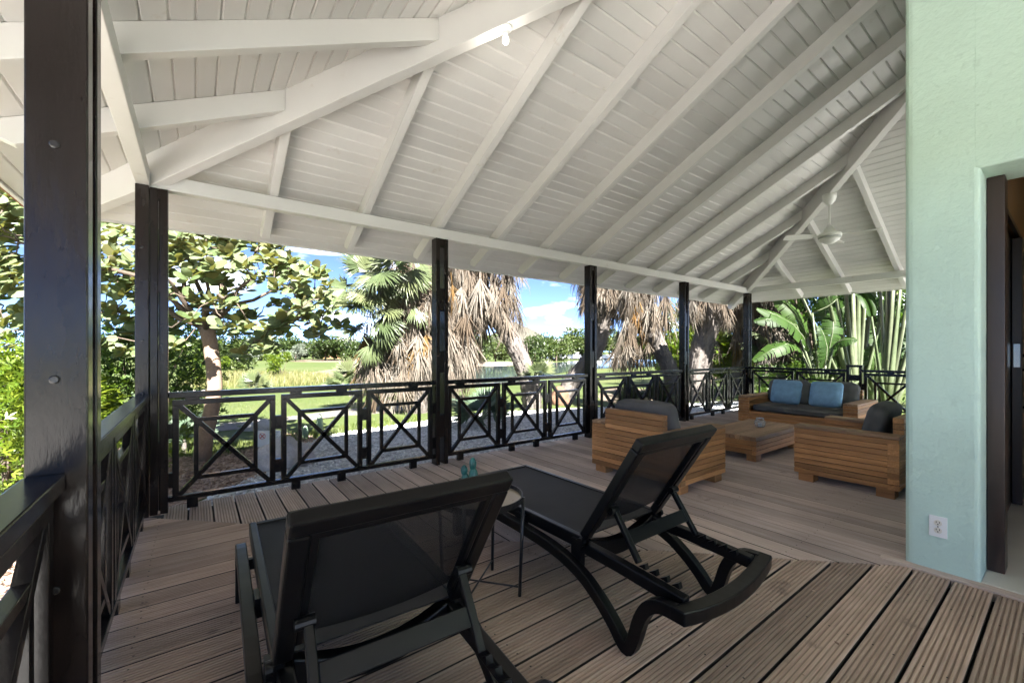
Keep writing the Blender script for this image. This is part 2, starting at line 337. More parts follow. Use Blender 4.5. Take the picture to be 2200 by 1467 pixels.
leafmat('reed', (0.0931, 0.1094, 0.0328), (0.1422, 0.1477, 0.0547), (0.2079, 0.1805, 0.0875), trans=0.25)
leafmat('grass_blade', (0.0487, 0.0852, 0.0152), (0.0913, 0.1278, 0.0274), (0.1582, 0.1704, 0.0548), trans=0.3)
leafmat('flower', (0.75, 0.40, 0.03), (0.80, 0.55, 0.05), (0.80, 0.62, 0.12), trans=0.3)
leafmat('cactus_skin', (0.20, 0.30, 0.20), (0.24, 0.34, 0.23), (0.28, 0.38, 0.27), trans=0)
paint('cactus_teal', (0.012, 0.105, 0.095), 0.3, 0.35, 22, 30, 0.1)
paint('cactus_pot', (0.03, 0.03, 0.032), 0.4, 0.2, 9, 30, 0.1)
paint('sign_white', (0.78, 0.78, 0.78), 0.5, 0.02, 3, 30, 0)
paint('sign_red', (0.50, 0.03, 0.03), 0.5, 0.02, 3, 30, 0)
paint('sign_grey', (0.30, 0.32, 0.36), 0.5, 0.02, 3, 30, 0)
paint('house_orange', (0.26, 0.12, 0.065), 0.8, 0.06, 1, 20, 0.1)
paint('house_white', (0.34, 0.33, 0.31), 0.8, 0.05, 1, 20, 0.1)
paint('house_grey', (0.22, 0.22, 0.225), 0.7, 0.08, 1, 20, 0.1)
paint('far_glass', (0.05, 0.06, 0.07), 0.1, 0.1, 1, 20, 0)
paint('car_white', (0.70, 0.70, 0.70), 0.25, 0.02, 1, 20, 0)
paint('car_silver', (0.40, 0.41, 0.43), 0.25, 0.02, 1, 20, 0, metal=0.3)
paint('car_dark', (0.05, 0.06, 0.08), 0.25, 0.02, 1, 20, 0)
paint('rubber', (0.02, 0.02, 0.02), 0.8, 0.02, 1, 20, 0)
# ================================================================== GROUND
X0, PS, Y0 = -0.252, 2.352, 4.12
X4 = X0 + 4 * PS; XC = (X0 + X4) / 2; RP = PS / 3
def terrain():
    radii = [0.6 * 1.13 ** i for i in range(66)]
    radii = [r for r in radii if r < 1600] + [2600]
    n = 96; vs = [(3, 2, ground_z(3, 2))]; fs = []
    for r in radii:
        for k in range(n):
            a = 2 * math.pi * k / n; x = 3 + r * math.cos(a); y = 2 + r * math.sin(a); vs.append((x, y, ground_z(x, y)))
    for k in range(n): fs.append((0, 1 + k, 1 + (k + 1) % n))
    for i in range(len(radii) - 1):
        for k in range(n):
            a = 1 + i * n; fs.append((a + k, a + n + k, a + n + (k + 1) % n, a + (k + 1) % n))
    mb = MB(); mb.v = vs; mb.f = fs
    return tag(mb.build('lawn_ground', 'lawn', smooth=True), kind='structure')
terrain()
def inpoly(x, y, poly):
    c = False; n = len(poly)
    for i in range(n):
        x1, y1 = poly[i][:2]; x2, y2 = poly[i-1][:2]
        if (y1 > y) != (y2 > y) and x < (x2 - x1) * (y - y1) / (y2 - y1) + x1: c = not c
    return c
def smooth_poly(poly, it=3):
    for _ in range(it):
        q = []
        for i in range(len(poly)):
            a, b = poly[i], poly[(i+1) % len(poly)]
            q.append((a[0]*.75 + b[0]*.25, a[1]*.75 + b[1]*.25)); q.append((a[0]*.25 + b[0]*.75, a[1]*.25 + b[1]*.75))
        poly = q
    return poly
def drape(name, poly, mat, dz, res):
    """a sheet that follows the terrain, clipped to the outline"""
    xs = [p[0] for p in poly]; ys = [p[1] for p in poly]
    bm = bmesh.new(); vs = [bm.verts.new((x, y, 0)) for x, y in poly]; bm.faces.new(vs)
    k = math.ceil(min(xs) / res)
    while k * res < max(xs):
        bmesh.ops.bisect_plane(bm, geom=bm.verts[:] + bm.edges[:] + bm.faces[:], plane_co=(k*res, 0, 0), plane_no=(1, 0, 0)); k += 1
    k = math.ceil(min(ys) / res)
    while k * res < max(ys):
        bmesh.ops.bisect_plane(bm, geom=bm.verts[:] + bm.edges[:] + bm.faces[:], plane_co=(0, k*res, 0), plane_no=(0, 1, 0)); k += 1
    for v in bm.verts: v.co.z = ground_z(v.co.x, v.co.y) + dz
    bmesh.ops.recalc_face_normals(bm, faces=bm.faces)
    me = bpy.data.meshes.new(name); bm.to_mesh(me); bm.free(); me.materials.append(MT[mat])
    o = bpy.data.objects.new(name, me); COL.objects.link(o); tag(o, kind='structure'); return o
def gz(px, py, z0=-0.4):
    """spot on the sloping ground seen along a bearing"""
    z = z0
    for _ in range(25):
        p = onz(px, py, z); z = 0.5 * z + 0.5 * ground_z(p.x, p.y)
    return (p.x, p.y)
GRAVEL = [(-0.9, 4.0), (9.9, 4.0)] + [gz(*p) for p in ((1640, 868), (1560, 862), (1480, 868), (1400, 872), (1300, 876), (1180, 880), (1060, 888), (960, 896), (900, 908), (820, 918), (740, 930), (690, 942), (640, 962), (600, 1000), (520, 1040))]
GRAVEL = smooth_poly(GRAVEL, 2)
MULCH = smooth_poly([(-2.5, 2.0), (-0.6, 2.0), (-0.6, 4.3)] + [gz(*p) for p in ((420, 1075), (520, 1045), (600, 1005), (640, 965), (690, 945), (640, 930), (590, 935), (540, 965), (480, 972), (400, 985), (330, 985))], 2)
drape('mulch_bed', MULCH, 'mulch', 0.008, 0.5)
SIDE = [(-7.0, -16.0), (-0.46, -16.0), (-0.46, 1.9), (-2.6, 1.9), (-2.8, 5.0), (-7.0, 6.0)]
drape('side_gravel', SIDE, 'coral_gravel', 0.02, 1.0)
drape('bounce_gravel', [(-0.44, -16.0), (20.0, -16.0), (20.0, 1.2), (9.42, 1.2), (9.42, 0.58), (6.42, 0.58), (6.42, -3.5), (-0.44, -3.5)], 'coral_gravel', 0.02, 1.0)  # unseen pale gravel, added to bounce sunlight under the roof
drape('gravel_bed', GRAVEL, 'gravel_bed', 0.016, 0.5)
PATH = smooth_poly([gz(*p) for p in ((930, 872), (880, 884), (820, 892), (700, 900), (600, 912), (500, 925), (380, 935), (300, 940), (300, 920), (420, 915), (540, 905), (640, 893), (740, 880), (830, 872), (925, 862))], 2)
drape('garden_path', PATH, 'path_stone', 0.012, 1.0)
drape('soil_slope', smooth_poly([gz(*p) for p in ((1280, 866), (1290, 838), (1340, 832), (1400, 838), (1470, 846), (1480, 864), (1400, 868))], 2), 'bare_soil', 0.009, 1.0)
drape('bare_patch', smooth_poly([gz(*p) for p in ((640, 806), (690, 796), (750, 790), (800, 792), (800, 806), (720, 812))], 2), 'bare_soil', 0.012, 4.0)
drape('fairway_rough', smooth_poly([gz(*p) for p in ((600, 776), (680, 772), (780, 771), (780, 776), (700, 779))], 2), 'bare_soil', 0.010, 8.0)
drape('kerb_strip', [gz(*p) for p in ((300, 842), (380, 839.5), (470, 838), (560, 836), (660, 832), (760, 828), (760, 831), (660, 835.5), (560, 840), (470, 842.5), (380, 844), (300, 847))], 'kerb_white', 0.03, 2.0)
POND = smooth_poly([onz(*p, -1.0).to_2d()[:] for p in ((900, 792), (960, 789), (1040, 787.5), (1120, 787), (1165, 783), (1200, 778), (1260, 774), (1330, 772.5), (1430, 773), (1560, 774), (1560, 786), (1430, 788), (1330, 790), (1250, 794), (1200, 802), (1165, 812), (1120, 830), (1040, 842), (940, 842), (880, 826), (880, 800))], 3)
drape('pond_water', POND, 'water', 0.035, 6.0)
drape('sand_bank', smooth_poly([onz(*p, -1.0).to_2d()[:] for p in ((960, 788), (985, 781), (1040, 778), (1100, 777), (1130, 780), (1110, 786), (1040, 788.5))], 2), 'sand', 0.06, 6.0)
drape('far_fairway', smooth_poly([onz(*p, -1.0).to_2d()[:] for p in ((1170, 775), (1220, 768), (1330, 767), (1450, 767), (1450, 771), (1330, 771.5), (1240, 773))], 2), 'lawn', 0.05, 12.0)
hv = MB()
hb = at(1106, 755, 700); hr = Vector((CT, -ST, 0)); hf = Vector((ST, CT, 0)); NX, NY = 40, 14
for j in range(NY + 1):
    for i in range(NX + 1):
        u = i / NX * 2 - 1; q = j / NY * 2 - 1
        pk = max(0, 1 - abs(u - 0.02) ** 1.25) ** 1.5
        h = 46 * pk * max(0, 1 - q * q) + 8 * max(0, 1 - u*u) * max(0, 1 - q*q) * (0.6 + noise.noise(Vector((u * 5, q * 3, 2))))
        p = hb + hr * u * 110 + hf * q * 110; hv.v.append((p.x, p.y, -3 + h))
for j in range(NY):
    for i in range(NX): a = j*(NX+1)+i; hv.f.append((a, a+1, a+NX+2, a+NX+1))
tag(hv.build('hill', 'hill_rock', smooth=True), kind='structure')
# ================================================================== DECK
PITCH, GAP = 0.1493, 0.012
deck = bpy.data.objects.new('deck', None); COL.objects.link(deck); tag(deck, 'weathered grooved timber porch deck with mitred boards', kind='structure')
def groove_profile(wd):
    n = 8; rw = wd / n; pr = [(0, -0.028), (0, -0.004), (0.003, 0)]
    for i in range(n):
        a = i * rw
        if i: pr += [(a - 0.0045, 0), (a - 0.0028, -0.005), (a + 0.0028, -0.005), (a + 0.0045, 0)]
    pr += [(wd - 0.003, 0), (wd, -0.004), (wd, -0.028)]
    return pr
def deck_board(mat, ends0, ends1, fn, wd, dz):
    """fn(along, across, z) -> xyz; the two ends may be cut on the skew"""
    pr = groove_profile(wd); n = len(pr); mb = MB()
    nseg = 3
    for k in range(nseg + 1):
        for c, z in pr:
            e0 = ends0(c); e1 = ends1(c); mb.v.append(fn(e0 + (e1 - e0) * k / nseg, c, z + dz))
    for k in range(nseg):
        for i in range(n):
            j = (i + 1) % n; mb.f.append((k*n+i, k*n+j, (k+1)*n+j, (k+1)*n+i))
    mb.f.append(tuple(range(n))); mb.f.append(tuple(range(nseg*n, nseg*n+n))[::-1])
    o = mb.build('board', mat, deck, fix=False); me = o.data; me.materials.append(MT[mat.replace('deck_', 'deck_groove_')])
    me.materials.append(MT['sub_floor'])  # board sides coloured near-black to darken the gaps, as shade would
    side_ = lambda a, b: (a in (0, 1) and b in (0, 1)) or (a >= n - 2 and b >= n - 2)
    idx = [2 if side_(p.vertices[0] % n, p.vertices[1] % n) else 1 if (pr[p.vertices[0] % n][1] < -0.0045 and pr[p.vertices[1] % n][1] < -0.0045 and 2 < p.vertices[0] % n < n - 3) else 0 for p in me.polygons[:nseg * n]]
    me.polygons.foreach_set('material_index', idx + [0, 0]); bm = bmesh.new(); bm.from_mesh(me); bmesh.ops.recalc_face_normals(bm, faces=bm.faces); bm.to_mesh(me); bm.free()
    return o
MX, MY = -0.29, 4.06            # the mitre starts at the corner post and runs at 45 degrees to the house corner
XW, YW = 3.19, 0.60
# left field: boards parallel to X
yb = 0.697 - 0.1493 * 28
while yb < MY - 0.01:
    y0 = yb + GAP / 2; wd = min(PITCH - GAP, MY - y0)
    if wd > 0.03:
        xe = lambda c, y0=y0: min(XW, MX + (MY - (y0 + c))) - 0.0015
        deck_board('deck_x', lambda c: -0.42, xe, lambda a, c, z, y0=y0: (a, y0 + c, z), wd, random.uniform(-0.0012, 0.0012))
    yb += PITCH
# front field: boards parallel to Y
xb = 0.110 - PITCH * 3
k = 0
while xb < 9.40:
    x0 = xb + GAP / 2
    if x0 > MX - 0.02:
        lo = lambda c, x0=x0: max(MY - (x0 + c - MX) + 0.0015, YW + 0.0) if x0 + c < XW + 0.06 else YW
        deck_board('deck_y', lo, lambda c: 4.235, lambda a, c, z, x0=x0: (x0 + c, a, z), PITCH - GAP, random.uniform(-0.0012, 0.0012))
    xb += PITCH
mb = MB(); mb.box(-0.40, XW, -3.4, 4.20, -0.10, -0.045); mb.box(XW + .002, 9.40, 0.601, 4.20, -0.10, -0.046); mb.build('joist_frame', 'sub_floor', deck)
mb = MB(); mb.box(-0.38, -0.34, -3.4, 4.18, -0.262, -0.105); mb.box(-0.335, 9.38, 4.14, 4.18, -0.262, -0.106); mb.box(9.34, 9.379, 0.6, 4.135, -0.262, -0.106); mb.build('skirt_board', 'sub_floor', deck)
mb = MB(); mb.box(XW + 0.004, 3.262, -3.4, 0.70, -0.05, 0.006); mb.build('threshold_strip', 'deck_y', deck, bevel=0.003)
mb = MB()
def screw(x, y):
    n = 6; b = len(mb.v); mb.v += [(x + 0.0042 * math.cos(i * math.pi / 3), y + 0.0042 * math.sin(i * math.pi / 3), 0.0022) for i in range(n)]; mb.f.append(tuple(range(b, b + n)))
yb = 0.697 - PITCH * 10
while yb < MY:
    for x in (-0.20, 0.42, 1.02, 1.62, 2.22, 2.82):
        for f in (0.28, 0.72):
            y = yb + PITCH * f
            if x < MX + MY - y - 0.05 and y < MY: screw(x + random.uniform(-.006, .006), y)
    yb += PITCH
xb = 0.110
while xb < 9.2:
    for y in (4.05, 3.45, 2.85, 2.25, 1.65, 1.05):
        for f in (0.28, 0.72):
            x = xb + PITCH * f
            if x > MX + MY - y + 0.05: screw(x, y + random.uniform(-.006, .006))
    xb += PITCH
tag(mb.build('screw_heads', 'sub_floor', deck, fix=False), kind='stuff')
# ================================================================== ROOF
def zb(u): return 2.659 + 0.48 * u            # underside of the ceiling boards, u = distance inside the post line
RD = 0.146
roof = thing('porch_roof', (XC, Y0, 2.4), 'white painted hipped porch roof of boards on sloping rafters', 'roof')
RO = (XC, Y0, 2.4)
YB = -5.5
def planeF(a, u, n): return (a, Y0 - u, zb(u) + n)
def planeL(a, u, n): return (X0 + u, a, zb(u) + n)
def planeR(a, u, n): return (X4 - u, a, zb(u) + n)
EU = -0.75; BW = 0.1005
def ceiling(fn, e0, e1):
    u = EU
    while u < 4.70:
        u1 = min(u + BW, 4.703); ch = 0.008
        prof = [(u + 0.0004, 0.020), (u + 0.0004, 0.009), (u + ch, 0.0), (u1 - ch, 0.0), (u1 - 0.0004, 0.009), (u1 - 0.0004, 0.020)]
        dz = random.uniform(-0.0008, 0.0008)
        mb = MB(); n = len(prof)
        for e in (e0, e1):
            for uu, nn in prof: mb.v.append(fn(e(uu), uu, nn + dz))
        for i in range(n): j = (i + 1) % n; mb.f.append((i, j, n + j, n + i))
        mb.f.append(tuple(range(n))); mb.f.append(tuple(range(n, 2*n))[::-1])
        mb.build('ceiling_board', 'white_paint', roof, RO); u += BW
ceiling(planeF, lambda u: X0 + u, lambda u: X4 - u)
ceiling(planeL, lambda u: Y0 - u, lambda u: YB)
ceiling(planeR, lambda u: Y0 - u, lambda u: YB)
# roof covering
def slab(fn, pts, name):
    mb = MB(); n = len(pts)
    for nn in (0.028, 0.075):
        for a, u in pts: mb.v.append(fn(a, u, nn))
    mb.f += [tuple(range(n)), tuple(range(n, 2*n))[::-1]] + [(i, (i+1) % n, n + (i+1) % n, n + i) for i in range(n)]
    mb.build(name, 'roof_tile', roof, RO)
E2 = EU - 0.05
slab(planeF, [(X0 + E2, E2), (X4 - E2, E2), (XC, 4.704)], 'roof_covering')
slab(planeL, [(Y0 - E2, E2), (Y0 - 4.704, 4.704), (YB, 4.704), (YB, E2)], 'roof_covering')
slab(planeR, [(Y0 - E2, E2), (Y0 - 4.704, 4.704), (YB, 4.704), (YB, E2)], 'roof_covering')
# fascia boards along the eaves
zf = zb(EU)
mb = MB(); mb.box(X0 + EU - 0.025, X4 - EU + 0.025, Y0 - EU + 0.001, Y0 - EU + 0.026, zf - 0.012, zf + 0.075); mb.build('fascia_board', 'white_paint', roof, RO, bevel=0.003)
mb = MB(); mb.box(X0 + EU - 0.026, X0 + EU - 0.001, YB, Y0 - EU, zf - 0.012, zf + 0.075); mb.build('fascia_board', 'white_paint', roof, RO, bevel=0.003)
mb = MB(); mb.box(X4 - EU + 0.001, X4 - EU + 0.026, YB, Y0 - EU, zf - 0.012, zf + 0.075); mb.build('fascia_board', 'white_paint', roof, RO, bevel=0.003)
def rafter(fn, a, ue, ut=-0.60, wd=0.066, k0=0, k1=0):
    d = random.uniform(-0.004, 0.004); mb = MB()
    for sd_, ue_ in ((-1, ue + k0), (1, ue + k1)):
        for u, n in [(ue_, -0.001), (ut, -0.001), (ut, -0.055), (ut + 0.10, -RD), (ue_, -RD)]: mb.v.append(fn(a + sd_ * wd / 2 + d, u, n))
    mb.f += [(0, 1, 2, 3, 4), (9, 8, 7, 6, 5)] + [(i, (i + 1) % 5, 5 + (i + 1) % 5, 5 + i) for i in range(5)]
    mb.build('rafter', 'white_paint', roof, RO, bevel=0.004)
HW = 0.045 * 1.414
for k in range(1, 12):
    sg_ = 0.033 if k < 6 else -0.033 if k > 6 else 0
    rafter(planeF, X0 + RP * k, min(RP * k, 4.704 * 2 - RP * k) - HW + 0.003, k0=-sg_, k1=sg_)
for fn in (planeL, planeR):
    for k in range(1, 13):
        y = Y0 - RP * k
        if y > YB: rafter(fn, y, min(RP * k - HW + 0.003, 4.66), k0=0.033 if k < 6 else 0, k1=-0.033 if k < 6 else 0)
def hip(cx, sx):
    mb = MB(); wd = 0.085
    nrm = Vector((1, sx * 1.0, 0)).normalized() * wd
    poly = [(4.70, -0.003), (-0.70, -0.003), (-0.70, -0.10), (-0.62, -0.20), (0.02, -0.253), (4.70, -0.253)]
    pts = [Vector((cx + sx * u, Y0 - u, zb(u) + n)) - nrm / 2 for u, n in poly]
    mb.prism(pts, nrm); mb.build('hip_rafter', 'white_paint', roof, RO, bevel=0.004)
hip(X0, 1); hip(X4, -1)
mb = MB(); mb.box(XC - 0.04, XC + 0.04, YB, Y0 - 4.72, zb(4.704) - 0.28, zb(4.704) - 0.02); mb.build('ridge_beam', 'white_paint', roof, RO, bevel=0.004)
BZ0, BZ1 = 2.405, 2.513
mb = MB(); mb.box(X0 - 0.088, X4 + 0.075, 4.075, 4.165, BZ0, BZ1); mb.build('eaves_beam', 'white_paint', roof, RO, bevel=0.005)
mb = MB(); mb.box(-0.342, -0.262, YB, 4.073, BZ0, BZ1); mb.build('eaves_beam', 'white_paint', roof, RO, bevel=0.005)
mb = MB(); mb.box(X4 - 0.02, X4 + 0.07, YB, 4.073, BZ0, BZ1); mb.build('eaves_beam', 'white_paint', roof, RO, bevel=0.005)
# ================================================================== POSTS
SPACERS = ((0.29, 0.525), (0.978, 1.208), (1.64, 1.87), (2.33, 2.403))
def post_front(x, label, wl=0.07, wr=0.07, extra=None):
    t = thing('porch_post', (x, Y0, 0), label, 'post', 'dark slotted porch posts'); O = (x, Y0, 0); pt = 0.045
    y0, y1 = 4.055, 4.165
    for a, b in ((x - wl, x - wl + pt), (x + wr - pt, x + wr)):
        mb = MB(); mb.box(a, b, y0, y1, 0.002, 2.402); mb.build('plank', 'dark_paint', t, O, bevel=0.003)
    for z0, z1 in SPACERS:
        mb = MB(); mb.box(x - wl + pt + .0005, x + wr - pt - .0005, y0 + 0.008, y1 - 0.008, z0, z1); mb.build('spacer_block', 'dark_paint', t, O, bevel=0.002)
    if extra:
        mb = MB(); mb.box(x - wl + pt + .001, x + wr - pt - .001, y1 - 0.020, y1 - 0.009, 0.003, 2.40); mb.build('backing_strip', 'dark_paint', t, O)
        mb = MB(); mb.box(x - wl - extra - 0.002, x - wl - 0.002, y0 - 0.03, y1 - 0.02, 0.002, 2.402); mb.build('plank', 'dark_paint', t, O, bevel=0.003)
        for z in (1.95, 1.28, 0.9):
            mb = MB(); mb.lathe([(0.010, 0), (0.010, 0.003), (0.006, 0.005)], (0, 0, 0), 12)
            o = mb.build('bolt', 'bolt_paint', t); o.rotation_euler = (math.radians(90), 0, 0); o.location = (-wl - extra / 2, y0 - 0.03 - Y0, z)
    return t
post_front(-0.213, 'dark corner post where the left and front railings meet', 0.052, 0.052, 0.076)
post_front(X0 + PS, 'dark slotted post in front of the big shaggy palm, second along the front railing', 0.064, 0.078)
post_front(X0 + 2 * PS, 'dark slotted post third along the front railing, right of the small cloud')
post_front(X0 + 3 * PS, 'dark slotted post fourth along the front railing, behind the wooden armchair')
post_front(X4, 'dark slotted post at the far right corner behind the sofa')
def post_left(y0, y1, label, x0=-0.335, x1=-0.222):
    yc = (y0 + y1) / 2; t = thing('porch_post', ((x0 + x1) / 2, yc, 0), label, 'post', 'dark slotted porch posts'); O = ((x0 + x1) / 2, yc, 0); pt = 0.062
    for a, b in ((y0, y0 + pt), (y1 - pt, y1)):
        mb = MB(); mb.box(x0, x1, a, b, 0.002, 2.402); mb.build('plank', 'dark_paint', t, O, bevel=0.004)
    for z0, z1 in SPACERS:
        mb = MB(); mb.box(x0 + 0.008, x1 - 0.008, y0 + pt + .0005, y1 - pt - .0005, z0, z1); mb.build('spacer_block', 'dark_paint', t, O, bevel=0.002)
    for z in (1.72, 1.13, 0.6):
        mb = MB(); mb.lathe([(0.0105, 0), (0.0105, 0.003), (0.0075, 0.005)], (0, 0, 0), 14)
        o = mb.build('bolt', 'bolt_paint', t); o.rotation_euler = (math.radians(90), 0, 0); o.location = (-0.004, y0 - yc, z)
    return t
post_left(1.54, 1.73, 'big dark wooden post close to the camera at far left')
# ================================================================== RAILINGS
def railing(name, axis, v, u0, u1, npan, label, blocks=None, hw=0.075):
    """axis 'x' or 'y' runs along the rail; v is the fixed coordinate"""
    org = (u0, v, 0) if axis == 'x' else (v, u0, 0)
    t = thing('railing', org, label, 'railing', 'dark X-pattern railing bays round the porch')
    def bx(mb, a0, a1, hw_, z0, z1, off=0):
        if axis == 'x': mb.box(a0, a1, v - hw_ / 2 + off, v + hw_ / 2 + off, z0, z1)
        else: mb.box(v - hw_ / 2 + off, v + hw_ / 2 + off, a0, a1, z0, z1)
    P = (lambda a, z, o=0: (a, v + o, z)) if axis == 'x' else (lambda a, z, o=0: (v + o, a, z))
    mb = MB(); bx(mb, u0, u1, hw, 0.850, 0.893); mb.build('handrail', 'rail_paint', t, org, bevel=0.004)
    mb = MB(); bx(mb, u0, u1, 0.045, 0.068, 0.106); mb.build('bottom_rail', 'rail_paint', t, org, bevel=0.003)
    Lb = u1 - u0; m = 0.022; g = 0.045; pw = (Lb - 2 * m - (npan - 1) * g) / npan
    ZT, ZB, B = 0.832, 0.1065, 0.040; up = (0, 1, 0) if axis == 'x' else (1, 0, 0)
    fr = blocks or [0.06, 0.385, 0.56, 0.875]
    for f in fr:
        a = u0 + f * Lb
        mb = MB(); bx(mb, a, a + 0.09, 0.040, 0.8325, 0.8495); mb.build('spacer_block', 'rail_paint', t, org)
        mb = MB(); bx(mb, a + 0.01, a + 0.08, 0.040, 0.002, 0.0675); mb.build('foot_block', 'rail_paint', t, org)
    pv = None
    for i in range(npan):
        a = u0 + m + i * (pw + g); b = a + pw
        mb = MB()
        bx(mb, a, b, 0.042, ZT - B, ZT); bx(mb, a, a + B, 0.0415, ZB, ZT - B); bx(mb, b - B, b, 0.0415, ZB, ZT - B)
        fp = mb.build('panel_frame', 'rail_paint', t, org, bevel=0.0025)
        ia, ib, it, ibm = a + B, b - B, ZT - B, ZB
        dx = 0.105; dz = 0.105 * (it - ibm) / (ib - ia); bw = 0.034
        for p, q in (((ia, it), (ib, ibm)), ((ia, ibm), (ib, it))):
            mb = MB(); mb.beam(P(*p, 0.001), P(*q, 0.001), 0.034, bw, (0, 0, 1)); mb.build('diagonal_brace', 'rail_paint', fp, org, bevel=0.002)
        j0, j1, k0, k1 = ia + dx, ib - dx, ibm + dz, it - dz
        for p, q in (((j0, k1), (j1, k1)), ((j0, k0), (j1, k0))):
            mb = MB(); bx(mb, p[0], q[0], 0.031, p[1] - 0.015, p[1] + 0.015); mb.build('inner_bar', 'rail_paint', fp, org, bevel=0.002)
        for p in (j0, j1):
            mb = MB(); bx(mb, p - 0.015, p + 0.015, 0.030, k0, k1); mb.build('inner_bar', 'rail_paint', fp, org, bevel=0.002)
        ends = ([(a - m, a)] if i == 0 else [(a - g, a)]) + ([(b, b + m)] if i == npan - 1 else [])
        for e0, e1 in ends:
            for zc in (0.60, 0.23):
                mb = MB(); bx(mb, e0, e1, 0.034, zc - 0.055, zc + 0.055); mb.build('link_block', 'rail_paint', t, org)
    return t
YR = 4.115
railing('r', 'x', YR, -0.160, X0 + PS - 0.065, 3, 'railing bay with the sign and boulder showing through it, between corner post and second post', [0.045, 0.375, 0.55, 0.873])
railing('r', 'x', YR, X0 + PS + 0.079, X0 + 2 * PS - 0.071, 3, 'railing bay in front of the pond, between second and third front posts')
railing('r', 'x', YR, X0 + 2 * PS + 0.071, X0 + 3 * PS - 0.071, 3, 'railing bay behind the wooden armchair, between third and fourth front posts')
railing('r', 'x', YR, X0 + 3 * PS + 0.071, X4 - 0.071, 3, 'railing bay between fourth front post and far corner post, left of the sofa')
railing('r', 'y', -0.300, 1.732, 4.020, 3, 'left side railing bay between the near post and the corner post')
railing('r', 'y', -0.300, -0.86, 1.538, 3, 'left side railing bay nearest the camera, at the bottom left')
post_left(-1.06, -0.87, 'dark wooden porch post behind the camera on the left side')
XR = X4 + 0.01
railing('r', 'y', XR, 2.44, 4.050, 2, 'right side railing bay behind the grey sofa', [0.15, 0.72])
railing('r', 'y', XR, 0.75, 2.22, 2, 'right side railing bay beside the pale fan of palm stalks', [0.15, 0.72])
t = thing('railing_post', (XR, 2.33, 0), 'short dark slotted post rising just above the right side railing', 'post')
for a in (2.222, 2.398):
    mb = MB(); mb.box(XR - 0.05, XR + 0.05, a, a + 0.04, 0.002, 0.93); mb.build('plank', 'dark_paint', t, (XR, 2.33, 0), bevel=0.003)
mb = MB(); mb.box(XR - 0.055, XR + 0.055, 2.218, 2.442, 0.931, 0.972); mb.build('cap', 'dark_paint', t, (XR, 2.33, 0), bevel=0.004)
for z0, z1 in ((0.3, 0.5), (0.70, 0.80)):
    mb = MB(); mb.box(XR - 0.04, XR + 0.04, 2.263, 2.397, z0, z1); mb.build('spacer_block', 'dark_paint', t, (XR, 2.33, 0))
# ================================================================== HOUSE
HX, HY = 3.255, 0.60
hs = thing('house', (5, -2, 0), 'mint green rendered house wall with a doorway at the right edge', 'house'); HO = (5, -2, 0)
D0, D1, DT = 0.305, -0.95, 2.15
mb = MB()
rc = 0.035
pier = [(HX, D0), (HX, HY - rc)] + [(HX + rc - rc * math.cos(a), HY - rc + rc * math.sin(a)) for a in (0.5, 1.0)] + [(HX + rc, HY), (3.62, HY), (3.62, D0)]
mb.prism([(x, y, -0.30) for x, y in pier], (0, 0, 5.0)); mb.build('wall_pier', 'mint_plaster', hs, HO, bevel=0.022, seg=3)
mb = MB(); mb.box(HX, 3.62, D1, D0 + 0.03, DT, 4.7); mb.build('wall_over_door', 'mint_plaster', hs, HO, bevel=0.012)
mb = MB(); mb.box(HX, 3.62, -5.0, D1, -0.3, 4.7); mb.build('wall', 'mint_plaster', hs, HO, bevel=0.012)
mb = MB(); mb.box(3.615, 6.4, 0.42, HY - 0.002, -0.3, 4.4); mb.build('wall', 'mint_plaster', hs, HO)  # unseen wall, ended short to let light into the right side
mb = MB(); mb.box(6.28, 6.398, -5.0, 0.418, -0.3, 4.4); mb.build('wall', 'mint_plaster', hs, HO)
fr = MB(); fr.box(3.465, 3.60, D0 - 0.068, D0 - 0.002, 0.01, DT - 0.002); o = fr.build('door_frame', 'dark_wood', hs, HO, bevel=0.004)
mb = MB(); mb.box(3.62, 6.27, -3.0, 0.42, -0.06, 0.004); mb.build('room_floor', 'tile_floor', hs, HO)
mb = MB(); mb.box(3.262, 3.62, D1, D0 - 0.0, -0.05, 0.008); mb.build('door_sill', 'tile_floor', hs, HO, bevel=0.003)
for x in (4.2, 4.8, 5.4):
    mb = MB(); mb.box(x, x + 0.004, -3.0, 0.2, 0.0045, 0.0055); mb.build('tile_joint', 'sub_floor', hs, HO)
mb = MB(); mb.box(3.625, 6.27, 0.30, 0.418, 2.14, 3.2); mb.build('room_wall', 'tan_wall', hs, HO)
mb = MB(); mb.box(3.625, 6.27, 0.28, 0.30, 2.105, 2.14); mb.build('trim_rail', 'dark_wood', hs, HO)
mb = MB(); mb.box(3.625, 6.27, 0.32, 0.418, 0.005, 2.10); mb.build('room_wall', 'dark_wood', hs, HO)
mb = MB(); mb.box(6.2, 6.27, -3.0, 0.30, 0.005, 3.2); mb.box(3.62, 6.27, -3.1, -3.0, 0, 3.2); mb.box(3.62, 6.27, -3.1, 0.42, 3.2, 3.3); mb.build('room_shell', 'tan_wall', hs, HO)
dr = MB(); dr.box(5.10, 5.20, 0.262, 0.315, 0.02, 2.08); dr.box(6.0, 6.1, 0.262, 0.315, 0.02, 2.08)
for z in (0.02, 0.95, 1.98): dr.box(5.20, 6.0, 0.264, 0.314, z, z + 0.11)
d_ = dr.build('louvred_door', 'dark_wood', hs, HO, bevel=0.003)
for i in range(5):
    x = 5.24 + i * 0.14
    for z0, z1 in ((0.14, 0.94), (1.07, 1.97)):
        mb = MB(); mb.box(x, x + 0.10, 0.28, 0.30, z0, z1); mb.build('louvre_panel', 'red_wood', d_, HO, bevel=0.003)
